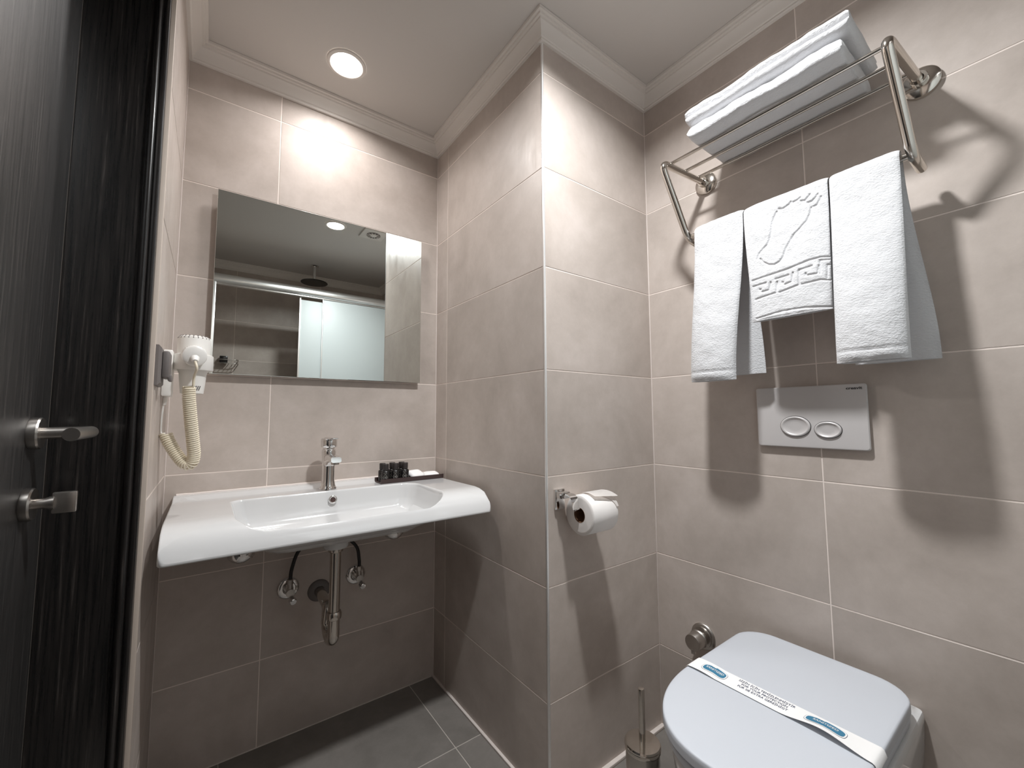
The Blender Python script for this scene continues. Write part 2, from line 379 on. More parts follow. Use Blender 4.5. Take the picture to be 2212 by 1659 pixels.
# ================================================================= LAMPS AND CEILING FITTINGS
def downlight(x, y, m, label):
    t = thing('ceiling_downlight', (x, y, ZC), label, 'ceiling light', 'round recessed ceiling lights')
    bm = bmesh.new(); lathe(bm, [(0.0485, -0.0015), (0.0485, -0.004), (0.052, -0.0065), (0.060, -0.0045), (0.0625, -0.0005)], (x, y, ZC), (0, 0, 1), 48, False)
    obj('trim_ring', bm, M_CORNICE, t, 40)
    bm = bmesh.new(); lathe(bm, [(0.0, -0.0032), (0.0485, -0.0032), (0.0485, -0.0012), (0.0, -0.0012)], (x, y, ZC), (0, 0, 1), 48, False)
    obj('diffuser', bm, m, t, None)
downlight(LAX, LAY, M_LAMP, 'glowing round downlight in the ceiling directly above the basin and mirror')
downlight(LBX, LBY, M_LAMP, 'glowing round downlight seen only reflected in the mirror, in the middle of the room')
vx, vy = 0.050, -0.397
vent = thing('extractor_vent', (vx, vy, ZC), 'square white ceiling extractor vent with round grille, reflected in the mirror beside the lamp', 'vent')
obj('vent_plate', bx((vx - 0.074, vy - 0.074, ZC - 0.010), (vx + 0.074, vy + 0.074, ZC - 0.0005), 0.004), M_CORNICE, vent)
bm = bmesh.new(); lathe(bm, [(0.024, -0.0135), (0.043, -0.0135), (0.043, -0.009), (0.024, -0.009), (0.024, -0.0135)], (vx, vy, ZC), (0, 0, 1), 32, False); obj('grille_ring', bm, M_GREY, vent)
bm = bmesh.new(); lathe(bm, [(0.0, -0.016), (0.018, -0.0155), (0.022, -0.012), (0.022, -0.009)], (vx, vy, ZC), (0, 0, 1), 32, False); obj('grille_cap', bm, M_CORNICE, vent)
for k in range(12):
    a = 2 * PI * k / 12; bm = bmesh.new(); c, s = math.cos(a), math.sin(a)
    tube(bm, [(vx + 0.024 * c, vy + 0.024 * s, ZC - 0.0145), (vx + 0.043 * c, vy + 0.043 * s, ZC - 0.0145)], 0.0022, 6); obj('grille_bar', bm, M_CORNICE, vent)

# ================================================================= MIRROR
mx0, mx1, mz0, mz1 = -0.774, -0.0845, 1.171, 1.760
mir = thing('wall_mirror', ((mx0 + mx1) / 2, YM, mz0), 'wide frameless mirror on the tiled wall above the white basin', 'mirror')
bm = bmesh.new()
ins = 0.012
loft(bm, [[(mx0, YM - 0.0225, mz0), (mx1, YM - 0.0225, mz0), (mx1, YM - 0.0225, mz1), (mx0, YM - 0.0225, mz1)],
          [(mx0, YM - 0.0265, mz0), (mx1, YM - 0.0265, mz0), (mx1, YM - 0.0265, mz1), (mx0, YM - 0.0265, mz1)],
          [(mx0 + .0008, YM - 0.0272, mz0 + .0008), (mx1 - .0008, YM - 0.0272, mz0 + .0008), (mx1 - .0008, YM - 0.0272, mz1 - .0008), (mx0 + .0008, YM - 0.0272, mz1 - .0008)]])
obj('mirror_glass', bm, M_MIRROR, mir, None)
obj('backing_board', bx((mx0 + 0.02, YM - 0.0225, mz0 + 0.02), (mx1 - 0.02, YM - 0.0002, mz1 - 0.02)), M_GREY, mir)

# ================================================================= WASH BASIN
bx0, bx1 = -0.8425, -0.0215; bcx = (bx0 + bx1) / 2
YF, YBK, ZB = 0.2425, YM - 0.0015, 0.728
PROF = [(0.2425, 0.734), (0.2455, 0.742), (0.250, 0.751), (0.2555, 0.7605), (0.263, 0.7705), (0.273, 0.7795), (0.286, 0.7868), (0.303, 0.7925), (0.325, 0.7962), (0.35, 0.7975), (0.50, 0.7965), (0.650, 0.7965), (0.657, 0.7985), (0.662, 0.804), (0.668, 0.8065), (0.72, 0.807)]
def ztop(y):
    for (a, za), (b, zb) in zip(PROF, PROF[1:]):
        if y <= b: return za + (zb - za) * max(0, (y - a)) / (b - a)
    return PROF[-1][1]
basin = thing('wash_basin', (bcx, 0.47, ZB), 'wide white ceramic wall hung wash basin with rectangular bowl below the mirror', 'basin')
def rrect(x0, x1, y0, y1, radii, n=12, ne=(26, 14)):
    """closed outline, ccw, with corner radii (front-left, front-right, back-right, back-left) and samples along the edges"""
    fl, fr, br, bl = radii; out = []
    def arc(cx, cy_, r, a0):
        return [(cx + r * math.cos(a0 + PI / 2 * k / n), cy_ + r * math.sin(a0 + PI / 2 * k / n)) for k in range(n + 1)]
    segs = [arc(x0 + fl, y0 + fl, fl, PI), arc(x1 - fr, y0 + fr, fr, 1.5 * PI), arc(x1 - br, y1 - br, br, 0), arc(x0 + bl, y1 - bl, bl, 0.5 * PI)]
    for i, s in enumerate(segs):
        out += s; e = segs[(i + 1) % 4][0]; a = s[-1]; m_ = ne[i % 2]
        out += [(a[0] + (e[0] - a[0]) * k / m_, a[1] + (e[1] - a[1]) * k / m_) for k in range(1, m_)]
    return out
rx0, rx1, ry0, ry1 = -0.7085, -0.1545, 0.2600, 0.567
rim = rrect(rx0, rx1, ry0, ry1, (0.075, 0.085, 0.055, 0.030))
outer = rrect(bx0, bx1, YF, YBK, (0.012, 0.012, 0.004, 0.004))
rcx, rcy = (rx0 + rx1) / 2, 0.425
rings = []
def inner(s, z, sy=None): return [(rcx + (x - rcx) * s, rcy + (y - rcy) * (sy or s), z) for x, y in rim]
rings.append(inner(0.05, 0.6945)); rings.append(inner(0.3, 0.696)); rings.append(inner(0.6, 0.6995, 0.55)); rings.append(inner(0.78, 0.704, 0.70)); rings.append(inner(0.875, 0.712, 0.80))
def wallring(s, t):          # between the lower wall and the rim
    return [(rcx + (x - rcx) * s, rcy + (y - rcy) * s, 0.72 + (ztop(y) - 0.72) * t) for x, y in rim]
rings.append(wallring(0.925, 0.10)); rings.append(wallring(0.955, 0.40)); rings.append(wallring(0.978, 0.75)); rings.append(wallring(0.989, 0.92)); rings.append(wallring(0.9965, 0.985))
for t in (0.012, 0.03, 0.08, 0.18, 0.32, 0.46, 0.60, 0.73, 0.84, 0.92, 0.97, 0.99):
    ring = []
    for (xa, ya), (xb, yb) in zip(rim, outer):
        x, y = xa + (xb - xa) * t, ya + (yb - ya) * t; ring.append((x, y, ztop(y)))
    rings.append(ring)
def orow(ins, z=None, dz=0):
    cx, cyy = bcx, (YF + YBK) / 2; W, H = (bx1 - bx0) / 2, (YBK - YF) / 2
    return [(cx + (x - cx) * (1 - ins / W), cyy + (y - cyy) * (1 - ins / H), (ztop(y) + dz) if z is None else z) for x, y in outer]
rings.append([(x, y, ztop(y) - 0.0016) for x, y, z in orow(0.0004)]); rings.append([(x, y, min(zz, ztop(y)) ) for (x, y, zz) in orow(0.0, ZB + 0.004)])
rings.append(orow(0.0012, ZB + 0.001)); rings.append(orow(0.005, ZB)); rings.append(orow(0.016, ZB + 0.001)); rings.append(orow(0.024, ZB + 0.010))
# underside hull of the bowl
def hull(s, z): return [(rcx + (x - rcx) * s, rcy + 0.02 + (y - rcy) * s, z) for x, y in rim]
rings.append([(0.5 * a[0] + 0.5 * b[0], 0.5 * a[1] + 0.5 * b[1], ZB + 0.006) for a, b in zip(orow(0.03, 0), hull(1.03, 0))])
rings.append(hull(0.95, ZB + 0.006)); rings.append(hull(0.86, 0.712)); rings.append(hull(0.74, 0.692)); rings.append(hull(0.45, 0.684)); rings.append(hull(0.1, 0.683))
bm = bmesh.new(); loft(bm, rings)
obj('basin_body', bm, M_CERAMIC, basin, 60)
bm = bmesh.new(); lathe(bm, [(0.034, 0.688), (0.036, 0.670), (0.036, 0.648), (0.033, 0.643), (0.020, 0.643)], (-0.4415, 0.465, 0), (0, 0, 1), 36)
obj('drain_boss', bm, M_CERAMIC, basin, 40)
# overflow ring on the back wall of the bowl
ox, oy, oz = -0.432, 0.5585, 0.768
nrm = Vector((0, -1, 0.22)).normalized()
bm = bmesh.new(); lathe(bm, [(0.0075, 0.001), (0.0085, 0.0035), (0.0112, 0.004), (0.0132, 0.0025), (0.0138, -0.003)], (ox, oy, oz), nrm, 32, False)
ov = obj('overflow_ring', bm, M_CHROME, basin, 60)
bm = bmesh.new(); lathe(bm, [(0.0, 0.0006), (0.0082, 0.0006), (0.0082, -0.002)], (ox, oy, oz), nrm, 24, False); obj('overflow_hole', bm, mat('overflow_shade', s2l(70, 50, 46), 0.7), ov)
for xx in (-0.690, -0.305):
    bm = bmesh.new(); lathe(bm, [(0.0, -0.026), (0.012, -0.025), (0.022, -0.020), (0.029, -0.010), (0.031, 0.0), (0.031, 0.008)], (xx, 0.352, 0.706 if xx < -0.4 else 0.696), (0, 0, 1), 28)
    obj('fixing_cap', bm, M_CHROME, basin, 50)
# silicone along the back edge
bm = bmesh.new(); tube(bm, [(bx0 + 0.006 + k * (bx1 - bx0 - 0.012) / 40, YM - 0.0015, 0.8068 + 0.0012 * noise.noise((k * 0.7, 0, 0))) for k in range(41)], 0.0042, 8)
obj('silicone_seal', bm, M_CAULK, basin, 60)

# mixer tap on the basin
tx, ty, tz = -0.4365, 0.612, 0.797
tap = thing('basin_tap', (tx, ty, tz), 'chrome single lever mixer tap standing on the back of the white basin', 'tap')
bm = bmesh.new(); lathe(bm, [(0.0, 0.0), (0.0275, 0.0), (0.0275, 0.003), (0.0245, 0.0065), (0.0225, 0.012), (0.0205, 0.03), (0.0198, 0.07), (0.0205, 0.10), (0.0225, 0.122), (0.021, 0.130), (0.018, 0.132)], (tx, ty, tz), (0, 0, 1), 40, False)
obj('tap_body', bm, M_CHROME, tap, 50)
bm = bmesh.new(); sp = Vector((tx, ty, tz))
def spr(y, z, hw, hh, tilt=0.0): return [(tx + hw * a, y + tilt * b, z + hh * b) for a, b in ((-1, -0.6), (-0.7, -1), (0.7, -1), (1, -0.6), (1, 0.6), (0.7, 1), (-0.7, 1), (-1, 0.6))]
loft(bm, [spr(ty - 0.005, tz + 0.092, 0.017, 0.022), spr(ty - 0.03, tz + 0.099, 0.0165, 0.018), spr(ty - 0.065, tz + 0.103, 0.016, 0.0125), spr(ty - 0.095, tz + 0.1035, 0.016, 0.010, 0.002), spr(ty - 0.103, tz + 0.103, 0.0155, 0.0085, 0.003)])
obj('spout', bm, M_CHROME, tap, 45)
bm = bmesh.new(); lathe(bm, [(0.0, 0.002), (0.0085, 0.002), (0.0085, -0.001), (0.0125, -0.001), (0.0125, 0.010)], (tx, ty - 0.088, tz + 0.0885), (0, 0, 1), 28, False); obj('aerator', bm, M_BRUSHED, tap, 40)
bm = bmesh.new(); lathe(bm, [(0.018, 0.126), (0.0185, 0.136), (0.0245, 0.138), (0.0255, 0.140), (0.0258, 0.163), (0.0235, 0.167), (0.0, 0.168)], (tx, ty, tz), (0, 0, 1), 40, False)
cap = obj('tap_cap', bm, M_CHROME, tap, 40)
bm = bmesh.new(); box(bm, (tx - 0.0125, ty - 0.072, tz + 0.1665), (tx + 0.0125, ty + 0.012, tz + 0.1705), 0.0015); obj('tap_lever', bm, M_CHROME, tap)
bm = bmesh.new(); lathe(bm, [(0.0, 0.0262), (0.003, 0.0262), (0.003, 0.025)], (tx, ty, tz + 0.151), (0, -1, 0), 16, False); obj('temperature_mark', bm, M_PLATE, cap)

# waste trap below the basin
trap = thing('waste_trap', (-0.4415, 0.465, 0.36), 'chrome waste pipe with U bend under the basin', 'pipe')
dx, dyy = -0.4415, 0.465
bm = bmesh.new(); lathe(bm, [(0.0155, 0.60), (0.0155, 0.628), (0.021, 0.632), (0.0225, 0.640), (0.0225, 0.650), (0.016, 0.652)], (dx, dyy, 0), (0, 0, 1), 30, False); obj('coupling_nut', bm, M_STEEL, trap)
bm = bmesh.new(); tube(bm, [(dx, dyy, 0.647), (dx, dyy, 0.455)], 0.0158, 28); obj('tail_pipe', bm, M_STEEL, trap)
bm = bmesh.new(); lathe(bm, [(0.0165, 0.433), (0.0205, 0.436), (0.0215, 0.442), (0.0215, 0.452), (0.019, 0.457), (0.0158, 0.458)], (dx, dyy, 0), (0, 0, 1), 30, False); obj('slip_nut', bm, M_STEEL, trap)
ub = [(dx, dyy, 0.44), (dx, dyy, 0.392)] + [(dx + 0.001 * k / 10, dyy + 0.045 - 0.045 * math.cos(PI * k / 14), 0.392 - 0.032 * math.sin(PI * k / 14)) for k in range(1, 14)] + [(dx, dyy + 0.09, 0.392)]
ub += smooth_path([(dx, dyy + 0.09, 0.392), (dx + 0.004, dyy + 0.09, 0.4375), (dx + 0.006, YM - 0.001, 0.4375)], 0.03, 8)[1:]
bm = bmesh.new(); tube(bm, ub, 0.0165, 24); obj('u_bend', bm, M_STEEL, trap, 60)
bm = bmesh.new(); lathe(bm, [(0.0170, 0.0), (0.022, 0.001), (0.033, 0.0055), (0.036, 0.010), (0.0365, 0.0125)], (dx + 0.006, YM - 0.0125, 0.4375), (0, 1, 0), 36, False); obj('wall_flange', bm, M_GREY, trap, 50)
# the two angle valves with their hoses
def angle_valve(x, z, hose, label):
    t = thing('angle_valve', (x, YM, z), label, 'valve', 'angle valves under the basin')
    bm = bmesh.new(); lathe(bm, [(0.008, 0.006), (0.020, 0.0085), (0.030, 0.0065), (0.0345, 0.002), (0.035, 0.0002)], (x, YM, z), (0, -1, 0), 36, False); obj('escutcheon', bm, M_CHROME, t, 50)
    bm = bmesh.new(); lathe(bm, [(0.0, 0.0), (0.0095, 0.0), (0.0095, 0.034), (0.0125, 0.036), (0.0125, 0.050), (0.0, 0.051)], (x, YM - 0.005, z), (0, -1, 0), 24, False); tube(bm, [(x, YM - 0.042, z), (x, YM - 0.042, z + 0.028)], 0.0085, 16)
    b = obj('valve_body', bm, M_BRUSHED, t)
    bm = bmesh.new(); lathe(bm, [(0.0, 0.0), (0.008, 0.0), (0.011, 0.004), (0.011, 0.017), (0.009, 0.019), (0.0, 0.019)], (x + 0.004, YM - 0.052, z - 0.018), Vector((0.2, -1, -0.35)), 12, False); obj('valve_knob', bm, M_CHROME, t, 30)
    bm = bmesh.new(); lathe(bm, [(0.0095, 0.0), (0.0095, 0.014), (0.007, 0.016)], (x, YM - 0.042, z + 0.026), (0, 0, 1), 6, False); obj('hose_nut', bm, M_BRUSHED, t)
    bm = bmesh.new(); tube(bm, catmull([(x, YM - 0.042, z + 0.035)] + hose, 10), 0.0055, 12); obj('hose', bm, M_RUBBER, t, 60)
angle_valve(-0.532, 0.468, [(-0.529, YM - 0.042, 0.54), (-0.511, YM - 0.045, 0.595), (-0.47, YM - 0.05, 0.632), (-0.445, YM - 0.052, 0.69), (-0.442, YM - 0.07, 0.728)], 'chrome angle valve with arched black hose, left of the waste pipe under the basin')
angle_valve(-0.313, 0.464, [(-0.314, YM - 0.042, 0.53), (-0.325, YM - 0.045, 0.575), (-0.365, YM - 0.05, 0.62), (-0.415, YM - 0.055, 0.68), (-0.425, YM - 0.07, 0.728)], 'chrome angle valve with short black hose, right of the waste pipe under the basin')

# ---------------------------------------------------------------- toiletries tray
ty0, ty1, tx0, tx1, tzt = 0.589, 0.655, -0.266, -0.020, 0.7968
bm = bmesh.new(); th = 0.0035
prof = [(ty0, 0.0), (ty1, 0.0), (ty1 + 0.002, 0.016), (ty1 - 0.001, 0.016), (ty1 - th, th), (ty0 + th, th), (ty0 + 0.001, 0.016), (ty0 - 0.002, 0.016)]
loft(bm, [[(tx0, y, tzt + z) for y, z in prof], [(tx1, y, tzt + z) for y, z in prof]])
bmesh.ops.bevel(bm, geom=[e for e in bm.edges if abs(e.verts[0].co.x - e.verts[1].co.x) > 0.1], offset=0.0008, segments=2, affect='EDGES')
tray = obj('amenity_tray', bm, M_LEATHER, None, 40); tag(tray, 'long dark brown leatherette tray on the right back corner of the basin', 'tray')
def bottle(x, y, label, first=None):
    if first is None:
        t = thing('toiletry_bottle', (x, y, tzt + th), label, 'bottle', 'small black toiletry bottles on the tray')
        bm = bmesh.new(); lathe(bm, [(0.0, 0.0), (0.0135, 0.0), (0.0147, 0.0012), (0.0147, 0.035), (0.0135, 0.039), (0.0090, 0.042), (0.0090, 0.044)], (x, y, tzt + th), (0, 0, 1), 24, False); obj('flask', bm, M_BLACK, t, 40)
        bm = bmesh.new(); lathe(bm, [(0.0105, 0.043), (0.0108, 0.044), (0.0108, 0.0632), (0.0100, 0.0645), (0.0, 0.0645)], (x, y, tzt + th), (0, 0, 1), 24, False); obj('screw_cap', bm, mat('black_cap', s2l(40, 34, 33), 0.45), t, 40)
        bm = bmesh.new(); cx = Vector((x, y, tzt + th + 0.0175)); R = 0.01495; a0 = math.atan2(-0.8, -0.35)
        def on(u, v): return (cx.x + R * math.cos(a0 + u / R), cx.y + R * math.sin(a0 + u / R), cx.z + v)
        for i in range(4):                                       # a printed diamond emblem with a small oval above
            p = [(0, .0115), (.0085, 0), (0, -.0115), (-.0085, 0)]; a, b = p[i], p[(i + 1) % 4]
            tube(bm, [on(a[0] + (b[0] - a[0]) * k / 4, a[1] + (b[1] - a[1]) * k / 4) for k in range(5)], 0.0008, 5)
        for v in (-0.0025, 0.0, 0.0025): tube(bm, [on(-0.004 + 0.0027 * k, v) for k in range(4)], 0.0006, 5)
        tube(bm, [on(0.0056 * math.cos(2 * PI * k / 12), 0.0150 + 0.0022 * math.sin(2 * PI * k / 12)) for k in range(13)], 0.0005, 5)
        obj('printed_emblem', bm, M_GREYPRINT, t, None)
        return t
    t = first.copy(); C.objects.link(t); t.location = (x, y, tzt + th); t['label'] = label
    for ch in first.children:
        c = ch.copy(); C.objects.link(c); c.parent = t
    return t
b0 = bottle(-0.2430, 0.6055, 'small black bottle, front row of the tray, nearest the tap')
bottle(-0.2060, 0.6065, 'small black bottle in the middle of the front row on the tray', b0)
bottle(-0.1700, 0.6070, 'small black bottle at the right end of the front row, next to the white packets', b0)
bottle(-0.2440, 0.6372, 'small black bottle at the left end of the back row against the wall', b0)
bottle(-0.2070, 0.6380, 'small black bottle in the middle of the back row against the wall', b0)
bottle(-0.1710, 0.6385, 'small black bottle at the right end of the back row against the wall', b0)
def packet(name, c, sx, sy, h, rot, tilt, label, cat):
    bm = bmesh.new(); n = 10; rr = []
    for s, z in ((1.0, 0.0), (1.02, 0.0012), (0.93, h * 0.75), (0.72, h), (0.3, h * 1.03)):
        rr.append([(sx * s * a, sy * s * b, z) for a, b in [(math.copysign(abs(math.cos(2 * PI * k / 28)) ** 0.45, math.cos(2 * PI * k / 28)), math.copysign(abs(math.sin(2 * PI * k / 28)) ** 0.45, math.sin(2 * PI * k / 28))) for k in range(28)]])
    loft(bm, rr); bm.transform(Matrix.Translation(c) @ Matrix.Rotation(rot, 4, 'Z') @ Matrix.Rotation(tilt, 4, 'X'))
    o = obj(name, bm, M_PAPER, None, 50); tag(o, label, cat)
packet('soap_packet', (-0.118, 0.626, tzt + th + 0.0120), 0.030, 0.025, 0.012, 0.30, 0.45, 'white paper soap packet leaning on the tray beside the black bottles', 'packet')
packet('paper_sachet', (-0.055, 0.627, tzt + th + 0.0050), 0.030, 0.024, 0.012, -0.1, 0.18, 'flat white paper sachet at the right end of the tray', 'packet')

# ================================================================= HAIR DRYER ON THE LEFT WALL
hx, hy = -0.8062, 0.462
hold = thing('dryer_holder', (XL, hy, 1.09), 'white plastic wall bracket with ring that holds the hair dryer', 'holder')
obj('wall_bracket', bx((XL + 0.0002, 0.425, 1.089), (-0.8455, 0.492, 1.204), 0.004), M_PLASTIC, hold)
bm = bmesh.new()
def ringpts(r, z, n=40, sq=0.85): return [(hx + r * math.copysign(abs(math.cos(2 * PI * k / n)) ** sq, math.cos(2 * PI * k / n)), hy + r * math.copysign(abs(math.sin(2 * PI * k / n)) ** sq, math.sin(2 * PI * k / n)), z) for k in range(n)]
rr = [ringpts(0.0365, 1.160), ringpts(0.0365, 1.196), ringpts(0.0385, 1.198), ringpts(0.0420, 1.196), ringpts(0.0425, 1.160), ringpts(0.0405, 1.157), ringpts(0.0365, 1.160)]
loft(bm, rr, False, False)
obj('holder_ring', bm, M_PLASTIC, hold, 50)
dry = thing('hair_dryer', (hx, hy, 1.10), 'white hair dryer with coiled cream cord hanging in the bracket on the left wall', 'hair dryer')
bm = bmesh.new(); rr = [(0.024, 1.098), (0.0245, 1.101), (0.027, 1.125), (0.029, 1.150), (0.0335, 1.160), (0.0345, 1.195), (0.0350, 1.235), (0.0335, 1.243), (0.028, 1.2465), (0.0, 1.2475)]
lathe(bm, [(0.021, 1.104)] + rr, (hx, hy, 0), (0, 0, 1), 44, False); obj('dryer_body', bm, M_PLASTIC, dry, 45)
bm = bmesh.new(); lathe(bm, [(0.0, 1.104), (0.0215, 1.104)], (hx, hy, 0), (0, 0, 1), 32, False); obj('nozzle_shade', bm, M_GREY, dry)
bm = bmesh.new()
for k in range(11):
    a = PI + 2 * PI * (k - 1) / 22 + 0.1; c, s = math.cos(a), math.sin(a)
    tube(bm, [(hx + 0.0290 * c, hy + 0.0290 * s, 1.2468), (hx + 0.0345 * c, hy + 0.0345 * s, 1.2395)], 0.0013, 6)
for k in range(5):
    a = -PI / 2 - 0.1 + 0.17 * k; c, s = math.cos(a), math.sin(a)
    tube(bm, [(hx + 0.0252 * c, hy + 0.0252 * s, 1.106), (hx + 0.0262 * math.cos(a + .12), hy + 0.0262 * math.sin(a + .12), 1.117)], 0.0013, 6)
o = obj('air_slots', bm, M_GREY, dry, None); o['kind'] = 'stuff'
hd = Vector((0.10, -1.0, -0.12)).normalized(); hc = Vector((hx - 0.0005, hy - 0.025, 1.194))
bm = bmesh.new(); lathe(bm, [(0.024, 0.0), (0.0255, 0.015), (0.0258, 0.040), (0.0245, 0.047), (0.020, 0.050), (0.0, 0.0505)], hc, hd, 36, False)
hn = obj('dryer_handle', bm, M_PLASTIC, dry, 40)
bm = bmesh.new()
for k in range(9):
    a = PI / 2 - 0.75 + 1.5 * k / 8; n1 = hd.cross(Vector((0, 0, 1))).normalized(); n2 = n1.cross(hd) 
    o_ = n1 * math.cos(a) + n2 * math.sin(a); tube(bm, [hc + hd * 0.018 + o_ * 0.0256, hc + hd * 0.040 + o_ * 0.0258], 0.0014, 6)
o = obj('grip_ribs', bm, M_PLASTIC, hn, None); o['kind'] = 'stuff'
bm = bmesh.new(); e0 = hc + hd * 0.049 + Vector((0, 0, -0.006)); lathe(bm, [(0.0095, 0.0), (0.0085, 0.006), (0.006, 0.016), (0.0, 0.0165)], e0, (hd + Vector((0, 0, -0.6))).normalized(), 20, False); obj('cord_grommet', bm, M_PLASTIC, dry, 40)
g0 = e0 + (hd + Vector((0, 0, -0.6))).normalized() * 0.015
lead = catmull([g0, g0 + Vector((0.004, -0.004, -0.018)), (-0.8015, 0.392, 1.135), (-0.8020, 0.398, 1.112)], 8)
# coiled part
spine = catmull([(-0.8105, 0.405, 1.112), (-0.8095, 0.408, 1.085), (-0.8045, 0.415, 1.035), (-0.7975, 0.425, 0.975), (-0.7945, 0.432, 0.943), (-0.7985, 0.438, 0.922), (-0.8105, 0.443, 0.920), (-0.8275, 0.448, 0.942), (-0.846, 0.452, 0.977), (-0.853, 0.454, 0.997)], 24)
L = [0.0]
for a, b in zip(spine, spine[1:]): L.append(L[-1] + (b - a).length)
T, N = frames(spine); turns = 58; hel = []; nst = turns * 14
for k in range(nst + 1):
    s = L[-1] * k / nst; i = 0
    import bisect
    i = max(0, min(len(L) - 2, bisect.bisect(L, s) - 1)); f = (s - L[i]) / (L[i + 1] - L[i])
    p = spine[i].lerp(spine[i + 1], f); t = T[i].lerp(T[i + 1], f).normalized(); n = N[i].lerp(N[i + 1], f); n = (n - t * n.dot(t)).normalized(); b = t.cross(n)
    a = 2 * PI * turns * k / nst; rad = 0.0118
    hel.append(p + rad * (math.cos(a) * n + math.sin(a) * b))
bm = bmesh.new(); tube(bm, hel, 0.0026, 6); obj('coiled_cord', bm, M_CREAM, dry, 180)
bm = bmesh.new(); tube(bm, lead + [hel[0]], 0.0029, 10); obj('cord_lead', bm, M_CREAM, dry, 180)
bm = bmesh.new(); tube(bm, catmull([hel[-1], (-0.8615, 0.452, 1.000), (-0.8620, 0.448, 1.03), (-0.8600, 0.446, 1.065), (-0.857, 0.446, 1.092)], 8), 0.0022, 10)
tube(bm, [(-0.8585, 0.446, 1.068), (-0.857, 0.446, 1.092)], [0.0042, 0.0055], 12); obj('cord_tail', bm, M_PLASTIC, dry, 60)
# grey socket with flap
so = thing('wall_socket', (XL, 0.315, 1.105), 'dark grey splash proof wall socket with hinged flap, beside the hair dryer', 'socket')
bm = bmesh.new(); loft(bm, [[(XL + d, 0.3135 + a * s, 1.150 + b * s2) for a, b in ((-1, -1), (1, -1), (1, 1), (-1, 1))] for d, s, s2 in ((0.0002, 0.0455, 0.0435), (0.005, 0.0455, 0.0435), (0.0095, 0.040, 0.038))])
obj('socket_plate', bm, M_GREY, so)
bm = bmesh.new(); box(bm, (XL + 0.0095, 0.292, 1.124), (XL + 0.0225, 0.348, 1.184), 0.004); fl = obj('socket_flap', bm, M_GREY, so)
bm = bmesh.new(); box(bm, (XL + 0.020, 0.300, 1.118), (XL + 0.0265, 0.338, 1.132), 0.002); obj('flap_catch', bm, M_GREY, fl)

# ================================================================= TOWEL RACK
def arm_y(x, y): return y + 0.07 * (0.5 - x)
rack = thing('towel_rack', (XT, -0.478, 1.60), 'polished steel towel rack with shelf rods on the wall above the flush plate', 'towel rack')
for yy in (-0.229, -0.728):
    bm = bmesh.new(); lathe(bm, [(0.0335, 0.0002), (0.0345, 0.003), (0.0335, 0.010), (0.026, 0.0155), (0.010, 0.0165)], (XT, yy, 1.781), (-1, 0, 0), 40, False); lathe(bm, [(0.0155, 0.014), (0.0155, 0.030), (0.0145, 0.031), (0.009, 0.031)], (XT, yy, 1.781), (-1, 0, 0), 28, False)
    obj('wall_flange', bm, M_STEEL, rack, 40)
    pts = [(XT - 0.004, yy, 1.781), (0.272, arm_y(0.272, yy), 1.779), (0.388, arm_y(0.388, yy), 1.575), (0.446, arm_y(0.446, yy), 1.563)]
    P = smooth_path(pts, 0.036, 10)
    bm = bmesh.new(); tube(bm, P, 0.0098, 24); obj('side_arm', bm, M_STEEL, rack, 60)
BARX, BARZ = 0.396, 1.579
for x, z in ((0.312, 1.7845), (0.382, 1.785), (0.447, 1.7855)):
    bm = bmesh.new(); tube(bm, [(x, arm_y(x, -0.229) - 0.004, z), (x, arm_y(x, -0.728) + 0.004, z)], 0.0046, 14); obj('shelf_rod', bm, M_STEEL, rack, 60)
bm = bmesh.new(); tube(bm, [(BARX, arm_y(BARX, -0.229), BARZ), (BARX, arm_y(BARX, -0.728), BARZ)], 0.0075, 16); obj('towel_bar', bm, M_STEEL, rack, 60)

